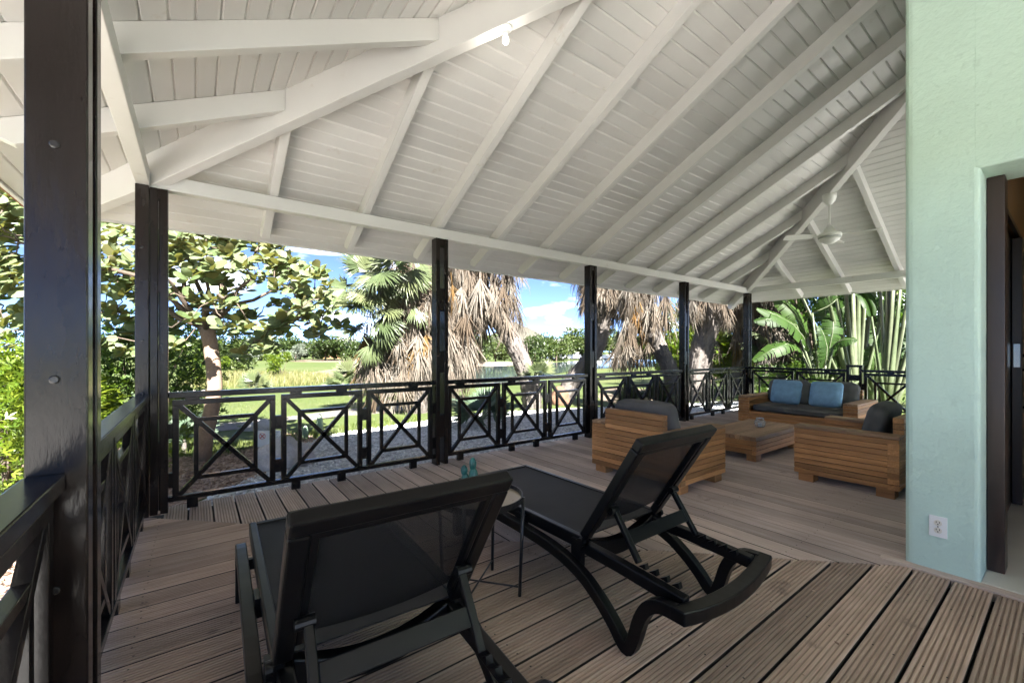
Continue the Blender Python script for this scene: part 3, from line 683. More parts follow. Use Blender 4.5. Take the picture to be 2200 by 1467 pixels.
mb = MB(); mb.tube([(5.15, 0.262, 1.17), (5.15, 0.20, 1.17)], 0.014, 10); mb.tube([(5.15, 0.205, 1.17), (5.15, 0.185, 1.17)], 0.026, 12); mb.build('door_knob', 'steel', d_, HO, smooth=True)
mb = MB(); mb.tube([(5.14, 0.262, 1.06), (5.14, 0.19, 1.05), (5.14, 0.17, 1.0), (5.14, 0.17, 0.82), (5.14, 0.19, 0.78), (5.14, 0.262, 0.77)], 0.009, 8); mb.build('pull_handle', 'steel', d_, HO, smooth=True)
mb = MB(); mb.box(5.085, 5.0995, 0.272, 0.305, 1.08, 1.26); mb.build('lock_plate', 'steel', d_, HO)
# electrical outlet on the wall pier
ot = thing('electrical_outlet', (HX, 0.462, 0.245), 'white double electrical outlet low on the mint wall', 'outlet'); OO = (HX, 0.462, 0.245)
mb = MB(); mb.box(HX - 0.006, HX - 0.0005, 0.426, 0.498, 0.189, 0.303); mb.build('cover_plate', 'white_plastic', ot, OO, bevel=0.002)
for zc in (0.266, 0.226):
    mb = MB(); mb.lathe([(0.0165, 0), (0.0165, 0.0025)], (0, 0, 0), 18); o = mb.build('socket', 'ivory_plastic', ot); o.rotation_euler = (0, math.radians(-90), 0); o.location = (-0.0055, 0, zc - 0.245)
    mb = MB()
    for dy in (-0.0065, 0.0065): mb.box(HX - 0.0090, HX - 0.0078, 0.462 + dy - 0.0013, 0.462 + dy + 0.0013, zc, zc + 0.009)
    mb.box(HX - 0.0090, HX - 0.0078, 0.4596, 0.4644, zc - 0.0095, zc - 0.0045); mb.build('socket_slots', 'bolt_paint', ot, OO)
mb = MB(); mb.box(HX - 0.0085, HX - 0.006, 0.4595, 0.4645, 0.2435, 0.2485); mb.build('screw', 'bolt_paint', ot, OO)
# ================================================================== FAN + BULB
fx, fy = 7.136, 2.10
uh = Y0 - fy
fz = zb(uh) - 0.253
fan = thing('ceiling_fan', (fx, fy, fz), 'white three-bladed ceiling fan hanging from the right hip rafter', 'ceiling fan'); FO = (fx, fy, fz)
mb = MB(); mb.lathe([(0.085, 0.03), (0.085, -0.01), (0.070, -0.07), (0.030, -0.11), (0.018, -0.12)], FO, 20); mb.build('mount_cup', 'fan_white', fan, FO, smooth=True)
mb = MB(); mb.lathe([(0.014, -0.11), (0.014, -0.42)], FO, 10); mb.build('down_rod', 'fan_white', fan, FO, smooth=True)
mb = MB(); mb.lathe([(0.02, -0.40), (0.085, -0.50), (0.088, -0.505)], FO, 24); mb.build('motor_cap', 'fan_white', fan, FO, smooth=True)
mb = MB(); mb.lathe([(0.06, -0.506), (0.132, -0.52), (0.145, -0.545), (0.140, -0.565)], FO, 28); mb.build('motor_housing', 'fan_white', fan, FO, smooth=True)
mb = MB(); mb.lathe([(0.139, -0.566), (0.139, -0.582), (0.125, -0.588)], FO, 28); mb.build('trim_ring', 'fan_grey', fan, FO, smooth=True)
mb = MB(); mb.lathe([(0.125, -0.589), (0.115, -0.615), (0.06, -0.655), (0.012, -0.668)], FO, 24); mb.build('lower_cap', 'fan_white', fan, FO, smooth=True)
base = math.atan2(-ST, CT)
for a in (base + math.radians(168), base + math.radians(40), base + math.radians(-40)):
    d = Vector((math.cos(a), math.sin(a), 0)); s_ = Vector((-d.y, d.x, 0.34)).normalized(); c0 = Vector(FO) + Vector((0, 0, -0.545))
    mb = MB(); mb.beam(c0 + d * 0.10, c0 + d * 0.24, 0.035, 0.008); mb.build('blade_arm', 'fan_white', fan, FO)
    mb = MB(); n = s_.cross(d)
    pts = [c0 + d * r + s_ * w_ for r, w_ in ((0.20, -0.045), (0.50, -0.068), (0.57, -0.05), (0.57, 0.05), (0.50, 0.066), (0.20, 0.045))]
    mb.prism(pts, n * 0.007); mb.build('blade', 'fan_white', fan, FO)
bp = Vector((1.625, 2.243, 0)); ub = Y0 - bp.y; bp.z = zb(ub) - 0.253
bl = thing('bare_bulb', bp, 'bare round light bulb in a socket under the left hip rafter', 'light bulb')
mb = MB(); mb.lathe([(0.042, 0.016), (0.042, -0.004), (0.032, -0.010), (0.018, -0.022), (0.016, -0.036)], bp, 18); mb.build('socket', 'white_plastic', bl, bp, smooth=True)
mb = MB(); mb.lathe([(0.011, -0.036), (0.018, -0.055), (0.023, -0.072), (0.021, -0.088), (0.011, -0.099), (0.002, -0.101)], bp, 18); bo = mb.build('bulb', 'bulb', bl, bp, smooth=True)
ld = bpy.data.lights.new('bulb_light', 'POINT'); ld.energy = 0.45; ld.shadow_soft_size = 0.035; ld.color = (1, 0.93, 0.84)
lo = bpy.data.objects.new('bulb_light', ld); COL.objects.link(lo); lo.parent = bl; lo.location = (0, 0, -0.15)
# ================================================================== LOUNGERS
def ribbon(mb, pts, th, x0, x1):
    pts = [Vector((0, y, z)) for y, z in pts]; n = len(pts); up = []; lo = []
    for i, p in enumerate(pts):
        d = (pts[min(i+1, n-1)] - pts[max(i-1, 0)]).normalized(); nn = Vector((0, -d.z, d.y))
        t_ = th[i] if hasattr(th, '__len__') else th
        up.append(p + nn * t_ / 2); lo.append(p - nn * t_ / 2)
    b = len(mb.v)
    for i in range(n):
        for q, x in ((up[i], x0), (up[i], x1), (lo[i], x1), (lo[i], x0)): mb.v.append((x, q.y, q.z))
    for i in range(n - 1):
        for k in range(4): mb.f.append((b+i*4+k, b+i*4+(k+1) % 4, b+(i+1)*4+(k+1) % 4, b+(i+1)*4+k))
    mb.f.append((b, b+1, b+2, b+3)); mb.f.append((b+(n-1)*4+3, b+(n-1)*4+2, b+(n-1)*4+1, b+(n-1)*4))
def catmull(pts, k=4):
    out = []
    for i in range(len(pts) - 1):
        p0 = pts[max(i-1, 0)]; p1 = pts[i]; p2 = pts[i+1]; p3 = pts[min(i+2, len(pts)-1)]
        for j in range(k):
            t = j / k
            out.append(tuple(0.5 * (2*b + (c-a)*t + (2*a-5*b+4*c-d)*t*t + (3*b-a-3*c+d)*t**3) for a, b, c, d in zip(p0, p1, p2, p3)))
    out.append(tuple(pts[-1])); return out
LEG = catmull([(1.085, 0.003), (1.085, 0.14), (1.075, 0.235), (1.02, 0.272), (0.8, 0.280), (0.45, 0.278), (0.16, 0.262), (-0.02, 0.220), (-0.13, 0.160), (-0.215, 0.090), (-0.268, 0.033), (-0.300, 0.030), (-0.325, 0.085), (-0.350, 0.165), (-0.385, 0.228), (-0.435, 0.262), (-0.505, 0.268)], 3)
def lounger(loc, rz, label):
    t = thing('sun_lounger', loc, label, 'sun lounger', 'black sun loungers on the deck', rz); M_ = 'black_plastic'
    mb = MB(); mb.box(-0.262, 0.262, 0.012, 1.105, 0.339, 0.345)
    mb.build('seat_sling', 'seat_weave', t)
    for s in (-1, 1):
        mb = MB(); mb.box(*sorted((s * 0.260, s * 0.292)), -0.01, 1.135, 0.292, 0.352); mb.build('side_rail', M_, t, bevel=0.006)
        mb = MB(); ribbon(mb, LEG, 0.050, *sorted((s * 0.308, s * 0.350))); mb.build('side_leg', M_, t, bevel=0.006)
        mb = MB(); ribbon(mb, [(0.03, 0.300), (-0.20, 0.292), (-0.50, 0.272)], 0.052, *sorted((s * 0.240, s * 0.282))); mb.build('base_rail', M_, t, bevel=0.005)
        for br_ in ((0.40, 0.48, 0.262, 0.330), (-0.012, 0.05, 0.22, 0.34)):
            mb = MB(); mb.box(*sorted((s * 0.283, s * 0.309)), *br_); mb.build('bracket', M_, t)
        mb = MB()
        for k in range(4): mb.prism([(s * 0.236, -0.27 - k * 0.05, 0.312 - k * 0.004), (s * 0.236, -0.30 - k * 0.05, 0.331 - k * 0.004), (s * 0.236, -0.306 - k * 0.05, 0.309 - k * 0.004)], (s * -0.022, 0, 0))
        mb.build('notch_rack', M_, t)
        mb = MB(); mb.tube([(s * 0.292, -0.005, 0.333), (s * 0.310, -0.005, 0.333)], 0.020, 14); mb.build('hinge_pin', M_, t, smooth=False)
    mb = MB(); mb.box(-0.2599, 0.2599, 1.100, 1.134, 0.297, 0.3515); mb.build('foot_bar', M_, t, bevel=0.006)
    mb = MB(); mb.box(-0.2595, 0.2595, 0.42, 0.46, 0.296, 0.333); mb.build('cross_bar', M_, t, bevel=0.004)
    mb = MB(); mb.beam((-0.30, 1.085, 0.17), (0.30, 1.085, 0.17), 0.03, 0.05); mb.build('cross_bar', M_, t, bevel=0.004)
    # bowed bars at the hinge and the rear
    def bow(y, z, dy, dz, wy, hz, xe, name):
        mb = MB(); n = 12; b0 = 0
        for i in range(n + 1):
            x = -xe + 2 * xe * i / n; q = 1 - (x / xe) ** 2; yy = y + dy * q; zz = z + dz * q
            mb.v += [(x, yy - wy/2, zz - hz/2), (x, yy + wy/2, zz - hz/2), (x, yy + wy/2, zz + hz/2), (x, yy - wy/2, zz + hz/2)]
        for i in range(n):
            for k in range(4): mb.f.append((i*4+k, i*4+(k+1) % 4, i*4+4+(k+1) % 4, i*4+4+k))
        mb.f += [(0, 1, 2, 3), (n*4+3, n*4+2, n*4+1, n*4)]
        mb.build(name, M_, t, bevel=0.005)
    bow(0.02, 0.295, 0.0, -0.055, 0.05, 0.075, 0.2395, 'hinge_bar')
    bow(-0.515, 0.268, -0.035, -0.022, 0.060, 0.052, 0.3505, 'rear_bar')
    # backrest
    d = Vector((0, -0.540, 0.842)).normalized(); nrm = Vector((0, 0.842, 0.540)).normalized(); h = Vector((0, 0.0, 0.350)); LB = 0.585
    br = MB()
    for s in (-1, 1): br.beam(h + Vector((s * 0.266, 0, 0)), h + Vector((s * 0.266, 0, 0)) + d * (LB - 0.0505), 0.050, 0.042, nrm)
    br.beam(h + d * (LB - 0.025) + Vector((-0.291, 0, 0)), h + d * (LB - 0.025) + Vector((0.291, 0, 0)), 0.050, 0.0425, nrm)
    bo = br.build('backrest', M_, t, bevel=0.007)
    mb = MB()
    for s in (-1, 1): mb.beam(h + Vector((s * 0.232, 0, 0)) + d * 0.06 - nrm * 0.004, h + Vector((s * 0.232, 0, 0)) + d * (LB - 0.06) - nrm * 0.004, 0.022, 0.024, nrm)
    mb.beam(h + d * (LB - 0.063) + Vector((-0.242, 0, 0)) - nrm * 0.004, h + d * (LB - 0.063) + Vector((0.242, 0, 0)) - nrm * 0.004, 0.024, 0.0235, nrm)
    mb.build('backrest_lip', M_, bo, bevel=0.005)
    sl = MB(); n = 12; a0 = h + nrm * 0.010
    for i in range(n + 1):
        x = -0.235 + 0.47 * i / n; lowe = 0.06 + 0.045 * (x / 0.235) ** 2 * 0 + 0.035 * (1 - (x / 0.235) ** 2) * -1 + 0.02
        for s_, nn in ((lowe, 0.0), (LB - 0.05, 0.0), (LB - 0.05, 0.004), (lowe, 0.004)):
            q = a0 + d * s_ + nrm * nn; sl.v.append((x, q.y, q.z))
    for i in range(n):
        for k in range(4): sl.f.append((i*4+k, i*4+(k+1) % 4, i*4+4+(k+1) % 4, i*4+4+k))
    sl.f += [(0, 1, 2, 3), (n*4+3, n*4+2, n*4+1, n*4)]
    sl.build('backrest_sling', 'sling', bo)
    # prop stand
    top = h + d * 0.20 - nrm * 0.03; bot = Vector((0, -0.262, 0.318))
    pr = MB()
    for s in (-1, 1):
        pr.beam(top + Vector((s * 0.222, 0, 0)), bot + Vector((s * 0.222, 0, 0)), 0.022, 0.026, (1, 0, 0))
    mid = top.lerp(bot, 0.56); pr.beam(mid + Vector((-0.21, 0, 0)), mid + Vector((0.21, 0, 0)), 0.018, 0.058, (top - bot))
    pr.build('prop_stand', M_, t, bevel=0.004)
    for s in (-1, 1):
        mb = MB(); mb.tube([top + Vector((s * 0.205, 0, 0)), top + Vector((s * 0.255, 0, 0))], 0.017, 12); mb.build('prop_pivot', M_, t)
    return t
lounger((1.710, 1.365, 0), 0.0, 'black sun lounger farther from the camera, its curved legs in full view')
lounger((0.462, 1.322, 0), math.radians(-2.2), 'black sun lounger in the foreground with its see-through sling back to the camera')
# ================================================================== TRAY TABLE + CACTUS
tcn = onz(1021, 1252.4, 0.05); tx, ty = tcn.x + 0.035, tcn.y + 0.01
tb = thing('tray_table', (tx, ty, 0), 'small round black metal tray table between the two loungers', 'table'); TO = (tx, ty, 0)
TRR = 0.212; TZ = 0.462
mb = MB(); mb.lathe([(TRR - 0.012, 0), (TRR, 0.004), (TRR + 0.004, 0.036), (TRR - 0.0005, 0.036), (TRR - 0.005, 0.010)], (tx, ty, TZ - 0.012), 40); mb.build('tray_rim', 'black_metal', tb, TO, smooth=False)
mb = MB(); mb.lathe([(TRR - 0.006, 0.0), (TRR - 0.006, 0.004)], (tx, ty, TZ + 0.002), 40); mb.build('tray_plate', 'tray_metal', tb, TO)
a0 = math.atan2(1.291 - ty, 0.0) if False else math.atan2(1.62 - ty, 1.30 - tx)
legs = []
for k in range(4):
    a = a0 + k * math.pi / 2; u = Vector((math.cos(a), math.sin(a), 0)); b_ = Vector(TO) + u * 0.205; tp = Vector(TO) + u * (TRR + 0.012) + Vector((0, 0, TZ + 0.025))
    mb = MB(); mb.tube([b_, tp], 0.0085, 10); mb.build('leg', 'black_metal', tb, TO, smooth=True); legs.append(b_)
for k in (0, 1):
    z_ = 0.045 + 0.009 * k
    mb = MB(); mb.tube([legs[k] + Vector((0, 0, z_)), legs[k+2] + Vector((0, 0, z_))], 0.0045, 8); mb.build('cross_brace', 'black_metal', tb, TO, smooth=True)
cx, cy = 1.178, 1.950
ca = thing('ornamental_cactus', (cx, cy, TZ + 0.007), 'teal ornamental cactus standing on the tray table', 'cactus'); CO = (cx, cy, TZ + 0.007)
def cactus_stem(name, p, r, h, mat, par, org, ribs=8):
    mb = MB(); n = ribs * 4; m = 9
    for i in range(m + 1):
        f = i / m; rr = r * (max(0.02, math.sin(math.pi * (0.12 + 0.88 * f)) ** 0.55) if f > 0.5 else 0.78 + 0.22 * math.sin(math.pi * f))
        if f == 1: rr = r * 0.05
        for k in range(n):
            a = 2 * math.pi * k / n; q = rr * (0.86 + 0.14 * abs(math.cos(a * ribs / 2)))
            mb.v.append((p[0] + q * math.cos(a), p[1] + q * math.sin(a), p[2] + h * f))
    for i in range(m):
        for k in range(n): k2 = (k+1) % n; mb.f.append((i*n+k, i*n+k2, (i+1)*n+k2, (i+1)*n+k))
    mb.f.append(tuple(range(n))[::-1]); mb.f.append(tuple(range(m*n, m*n+n)))
    return mb.build(name, mat, par, org, smooth=True)
mb = MB(); mb.lathe([(0.034, 0), (0.046, 0.035), (0.046, 0.042), (0.040, 0.042), (0.039, 0.034)], CO, 20); mb.build('pot', 'cactus_pot', ca, CO, smooth=True)
rgt = Vector((CT, -ST, 0))
q = Vector(CO)
cactus_stem('stem', q + rgt * 0.018 + Vector((0, 0, 0.034)), 0.026, 0.082, 'cactus_teal', ca, CO)
cactus_stem('stem', q + rgt * 0.014 + Vector((0, 0, 0.106)), 0.020, 0.062, 'cactus_teal', ca, CO)
cactus_stem('stem', q - rgt * 0.026 + Vector((0, 0, 0.034)), 0.022, 0.052, 'cactus_teal', ca, CO)
cactus_stem('stem', q - rgt * 0.032 + Vector((0, 0, 0.078)), 0.019, 0.050, 'cactus_teal', ca, CO)
# ================================================================== CUSHIONS
def cushion_mesh(name, sx, sy, sz, puff=0.25, n=14, seed=0, ex=4.0, wr=0.006):
    """soft box centred on its base: rounded edges, bulging faces, light creases"""
    mb = MB(); idx = {}
    def pt(i, j, k):
        key = (i, j, k)
        if key in idx: return idx[key]
        x, y, z = (2*i/n - 1, 2*j/n - 1, 2*k/n - 1)
        l = (abs(x)**ex + abs(y)**ex + abs(z)**ex) ** (1/ex); m_ = max(abs(x), abs(y), abs(z))
        s = m_ / l if l else 1
        x, y, z = x*s, y*s, z*s
        e = (1 - abs(x)**3) * (1 - abs(y)**3)
        z2 = z * (1 - puff + puff * 1.35 * e ** 0.6)
        nn = noise.noise(Vector((x * 2.3 + seed, y * 2.3, z * 2 + seed))) + 0.5 * noise.noise(Vector((x * 6 + seed, y * 5, z * 4)))
        idx[key] = len(mb.v); mb.v.append((x * sx/2 + nn * wr, y * sy/2 + nn * wr, (z2 + 1) * sz/2 + nn * wr)); return idx[key]
    for a in range(n):
        for b in range(n):
            for k, rev in ((0, True), (n, False)):
                f = [pt(a, b, k), pt(a+1, b, k), pt(a+1, b+1, k), pt(a, b+1, k)]; mb.f.append(tuple(f[::-1] if rev else f))
                f = [pt(a, k, b), pt(a+1, k, b), pt(a+1, k, b+1), pt(a, k, b+1)]; mb.f.append(tuple(f if rev else f[::-1]))
                f = [pt(k, a, b), pt(k, a+1, b), pt(k, a+1, b+1), pt(k, a, b+1)]; mb.f.append(tuple(f[::-1] if rev else f))
    return mb
def cushion(name, mat, parent, local, rot, size, seed, puff=0.25, ex=5.0):
    o = cushion_mesh(name, *size, puff=puff, seed=seed, ex=ex).build(name, mat, parent, smooth=True)
    o.location = local; o.rotation_euler = rot; return o
# ================================================================== TEAK SEATING   (local frame: seat faces +x, width along y)
def teak_seat(name, loc, rz, width, depth, label, cat, ncush, group=None, armh=0.515, sw=0.165, seat_t=0.11, backh=0.645):
    t = thing(name, loc, label, cat, group, rz); W2 = width / 2; z0 = 0.072; ns = 9; sh = (armh - 0.028 - z0) / ns; g = 0.0045
    for s in (-1, 1):
        ya, yb_ = sorted((s * W2, s * (W2 - sw)))
        for i in range(ns):
            j = random.uniform(-0.0015, 0.0015)
            mb = MB(); mb.box(j, depth + j, ya, yb_, z0 + i*sh + g, z0 + (i+1)*sh); mb.build('arm_slat', 'teak_x', t, bevel=0.0025, seg=1)
        nb = 3; bw = sw / nb
        for i in range(nb):
            mb = MB(); mb.box(-0.004, depth + 0.004, ya + i*bw + 0.002, ya + (i+1)*bw - 0.002, armh - 0.0245, armh); mb.build('arm_top_slat', 'teak_top', t, bevel=0.0025, seg=1)
        for x in (0.03, depth - 0.15):
            mb = MB(); mb.box(x, x + 0.12, ya + 0.02, yb_ - 0.02, 0.001, z0 + 0.003); mb.build('foot', 'teak_x', t, bevel=0.003)
    iw = W2 - sw - 0.003
    nb = 12; bh = (backh - z0) / nb
    for i in range(nb):
        z = z0 + i * bh; full = z + bh < armh - 0.02
        mb = MB(); mb.box(-0.003 if full else 0.0, 0.072, -(W2 + 0.002) if full else -iw - 0.0, (W2 + 0.002) if full else iw, z + g, z + bh); mb.build('back_slat', 'teak_y', t, bevel=0.0025, seg=1)
    for i in range(4):
        z = z0 + i * 0.045
        mb = MB(); mb.box(depth - 0.05, depth - 0.005, -iw, iw, z + g, z + 0.045); mb.build('front_slat', 'teak_y', t, bevel=0.0025, seg=1)
    mb = MB(); mb.box(0.075, depth - 0.052, -iw, iw, 0.215, 0.245); mb.build('seat_base', 'teak_y', t)
    cushion('seat_cushion', 'grey_fabric', t, ((depth + 0.08) / 2, 0, 0.252), (0, 0, 0), (depth - 0.07, 2 * iw - 0.01, seat_t), 3.1 + width, 0.12, 7)
    cw = 2 * iw / ncush
    for i in range(ncush):
        y = -iw + cw * (i + 0.5)
        cushion('back_cushion', 'grey_fabric', t, (0.30, y, 0.560), (random.uniform(-0.03, 0.03), math.radians(-104), 0), (0.40, cw - 0.008, 0.17), 7.7 * i + width, 0.22, 6.0)
    return t
teak_seat('wooden_armchair', (3.222, 2.465, 0), 0.0, 0.975, 0.745, 'slatted teak armchair with its back to the camera, behind the far lounger', 'armchair', 1, 'slatted teak lounge seating')
teak_seat('wooden_armchair', (5.01, 0.865, 0), math.radians(90), 0.975, 0.745, 'slatted teak armchair partly hidden by the mint wall, seen from its side', 'armchair', 1, 'slatted teak lounge seating')
teak_seat('wooden_sofa', (8.12, 2.57, 0), math.radians(180), 1.57, 0.97, 'slatted teak two-seat sofa with grey cushions and blue pillows at the far railing', 'sofa', 2, 'slatted teak lounge seating', armh=0.485, backh=0.62)
for nm, y, s_, tw in (('p', 2.745, 1.0, 0.06), ('p', 2.215, 2.0, -0.05)):
    o = cushion_mesh('throw_pillow', 0.37, 0.40, 0.15, puff=0.62, seed=s_ * 5, ex=9.0, wr=0.005).build('throw_pillow', 'blue_fabric', smooth=True)
    o.location = (7.46, y, 0.365 + 0.185); o.rotation_euler = (tw, math.radians(-70), 0)
    tag(o, 'blue throw pillow on the left seat of the sofa' if y > 2.5 else 'blue throw pillow on the right seat of the sofa', 'pillow', 'blue pillows on the sofa')
# coffee table
TX0, TX1, TY0, TY1, TT = 4.862, 6.13, 2.09, 2.73, 0.272
ct = thing('coffee_table', ((TX0 + TX1) / 2, (TY0 + TY1) / 2, 0), 'low slatted teak coffee table between the sofa and armchairs', 'table'); TO = ((TX0 + TX1) / 2, (TY0 + TY1) / 2, 0)
n = 11; sw = (TY1 - TY0) / n
for i in range(n):
    mb = MB(); mb.box(TX0 - 0.005, TX1 + 0.005, TY0 + i*sw + 0.004, TY0 + (i+1)*sw - 0.004, TT - 0.045, TT + random.uniform(-0.001, 0.001)); mb.build('top_slat', 'teak_top', ct, TO, bevel=0.003, seg=1)
for i in range(3):
    z = 0.072 + i * 0.051
    mb = MB(); mb.box(TX0, TX1, TY0, TY0 + 0.05, z + 0.004, z + 0.051); mb.build('side_slat', 'teak_x', ct, TO, bevel=0.0025, seg=1)
    mb = MB(); mb.box(TX0, TX1, TY1 - 0.05, TY1, z + 0.004, z + 0.051); mb.build('side_slat', 'teak_x', ct, TO, bevel=0.0025, seg=1)
    mb = MB(); mb.box(TX0 + 0.001, TX0 + 0.05, TY0 + 0.051, TY1 - 0.051, z + 0.004, z + 0.051); mb.build('end_slat', 'teak_y', ct, TO, bevel=0.0025, seg=1)
    mb = MB(); mb.box(TX1 - 0.05, TX1 - 0.001, TY0 + 0.051, TY1 - 0.051, z + 0.004, z + 0.051); mb.build('end_slat', 'teak_y', ct, TO, bevel=0.0025, seg=1)
for x in (TX0 + 0.02, TX1 - 0.15):
    for y in (TY0 + 0.015, TY1 - 0.115):
        mb = MB(); mb.box(x, x + 0.13, y, y + 0.10, 0.001, 0.0755); mb.build('foot', 'teak_x', ct, TO, bevel=0.003)
# glass jar lantern
jx, jy = 5.57, 2.353; JO = (jx, jy, TT + 0.001)
jar = thing('glass_jar', JO, 'small round glass jar lantern on the coffee table', 'jar')
mb = MB(); mb.lathe([(0.035, 0), (0.052, 0.012), (0.062, 0.045), (0.056, 0.08), (0.040, 0.096), (0.038, 0.096), (0.053, 0.079), (0.058, 0.045), (0.048, 0.016), (0.03, 0.006)], JO, 24); mb.build('jar_body', 'glass', jar, JO, smooth=True)
mb = MB(); mb.lathe([(0.046, 0.094), (0.047, 0.112), (0.042, 0.114), (0.041, 0.096)], JO, 24); mb.build('neck_band', 'steel', jar, JO)
mb = MB(); mb.tube([Vector(JO) + Vector((0.048 * math.cos(a), 0.048 * math.sin(a) , 0.108 - 0.05 * math.sin(a))) for a in [math.pi * k / 10 for k in range(11)]], 0.002, 6); mb.build('wire_handle', 'steel', jar, JO)
mb = MB(); mb.lathe([(0.022, 0.008), (0.022, 0.05)], JO, 14); mb.build('candle', 'white_plastic', jar, JO)
# ================================================================== VEGETATION HELPERS
def cloud_mesh(name, P, D, N, S, shape, mat, rnd=None):
    """many small leaves as one mesh. P base, D leaf axis, N face normal, S size; shape = (verts, faces)"""
    P = np.asarray(P, float); D = np.asarray(D, float); N = np.asarray(N, float); S = np.asarray(S, float)
    D = D / np.maximum(1e-6, np.linalg.norm(D, axis=1, keepdims=True))
    Xa = np.cross(D, N); l = np.linalg.norm(Xa, axis=1, keepdims=True); bad = l[:, 0] < 1e-4
    Xa[bad] = np.cross(D[bad], np.array([0.3, 0.5, 0.8])); Xa /= np.maximum(1e-6, np.linalg.norm(Xa, axis=1, keepdims=True))
    Za = np.cross(Xa, D)
    sv, sf = shape; sv = np.asarray(sv, float); n = len(P); k = len(sv)
    V = P[:, None, :] + S[:, None, None] * (Xa[:, None, :] * sv[None, :, 0:1] + D[:, None, :] * sv[None, :, 1:2] + Za[:, None, :] * sv[None, :, 2:3])
    V = V.reshape(-1, 3)
    ln = [len(f) for f in sf]; flat = np.concatenate([np.array(f) for f in sf]); nl = len(flat)
    loops = (flat[None, :] + (np.arange(n) * k)[:, None]).reshape(-1)
    tot = np.tile(np.array(ln), n); start = np.concatenate([[0], np.cumsum(tot)[:-1]])
    me = bpy.data.meshes.new(name); me.vertices.add(len(V)); me.vertices.foreach_set('co', V.reshape(-1).astype(np.float32))
    me.loops.add(len(loops)); me.loops.foreach_set('vertex_index', loops.astype(np.int32))
    me.polygons.add(len(tot)); me.polygons.foreach_set('loop_start', start.astype(np.int32)); me.polygons.foreach_set('loop_total', tot.astype(np.int32))
    me.update(calc_edges=True)
    r = RNG.random(n) if rnd is None else rnd
    a = me.attributes.new('rnd', 'FLOAT', 'POINT'); a.data.foreach_set('value', np.repeat(r, k).astype(np.float32))
    me.materials.append(MT[mat] if isinstance(mat, str) else mat)
    return me
def link(name, me, parent=None, loc=None):
    o = bpy.data.objects.new(name, me); COL.objects.link(o)
    if parent is not None: o.parent = parent
    if loc is not None: o.location = loc
    return o
def rdir(n):
    v = RNG.normal(size=(n, 3)); return v / np.linalg.norm(v, axis=1, keepdims=True)
CARD = ([(0, 0, 0), (-0.32, 0.45, 0.06), (0, 1, 0), (0.32, 0.45, 0.06)], [(0, 3, 2, 1)])
LANCE = ([(0, 0, 0), (-0.14, 0.4, 0.04), (0, 0.5, 0), (0, 1, -0.10), (0.14, 0.4, 0.04)], [(0, 2, 3, 1), (0, 4, 3, 2)])
SPRIG = ([(0,0,0),(-.10,.30,.03),(0,.62,0),(.10,.30,.03), (0,.15,0),(-.30,.30,.05),(-.52,.62,0),(-.20,.50,.05), (0,.15,0),(.20,.50,.05),(.52,.62,0),(.30,.30,.05), (0,.3,0),(-.10,.62,.04),(0,1,-.06),(.10,.62,.04)],
         [(0,3,2,1),(4,7,6,5),(8,11,10,9),(12,15,14,13)])
GRAPE = ([(0,0,0),(0,.12,0),(0,.5,-.03),(0,.85,-.02),(0,1,-.05), (-.20,.16,.03),(-.40,.42,.05),(-.40,.70,.04),(-.20,.94,.0), (.20,.16,.03),(.40,.42,.05),(.40,.70,.04),(.20,.94,.0)],
         [(0,1,5),(1,2,6,5),(2,3,7,6),(3,4,8,7), (0,9,1),(1,9,10,2),(2,10,11,3),(3,11,12,4)])
GRAPE2 = ([(0,0,0),(0,.12,.0),(0,.5,-.10),(0,.85,-.06),(0,1.05,.02), (-.16,.16,.06),(-.31,.45,.10),(-.29,.74,.10),(-.14,.98,.07), (.16,.16,.06),(.31,.45,.10),(.29,.74,.10),(.14,.98,.07)], GRAPE[1])
GRAPE3 = ([(0,0,0),(0,.12,0),(0,.5,.06),(0,.85,-.02),(0,1,-.16), (-.18,.16,-.03),(-.36,.42,-.08),(-.35,.70,-.14),(-.17,.92,-.20), (.18,.16,.0),(.38,.42,.0),(.36,.70,-.05),(.18,.92,-.14)], GRAPE[1])
STONE = ([(1,0,0),(.35,.85,.1),(-.8,.5,0),(-.75,-.6,.1),(.3,-.9,0),(.1,.1,.62),(0,0,-.4)],
         [(0,1,5),(1,2,5),(2,3,5),(3,4,5),(4,0,5),(1,0,6),(2,1,6),(3,2,6),(4,3,6),(0,4,6)])
CHIP = ([(-.5,-.2,0),(.5,-.15,0),(.5,.2,.04),(-.45,.2,.02),(-.5,-.2,.12),(.5,-.15,.16),(.5,.2,.16),(-.45,.2,.12)], [(4,5,6,7),(0,1,5,4),(1,2,6,5),(2,3,7,6),(3,0,4,7)])
BLADE = ([(-.03,0,0),(.03,0,0),(.022,.5,.04),(-.022,.5,.04),(0,1,.16)], [(0,1,2,3),(3,2,4)])
def scatter(poly, n):
    xs = [p[0] for p in poly]; ys = [p[1] for p in poly]; out = []
    while len(out) < n:
        X = RNG.uniform(min(xs), max(xs), 4000); Y = RNG.uniform(min(ys), max(ys), 4000)
        out += [(x, y) for x, y in zip(X, Y) if inpoly(x, y, poly)]
    return out[:n]
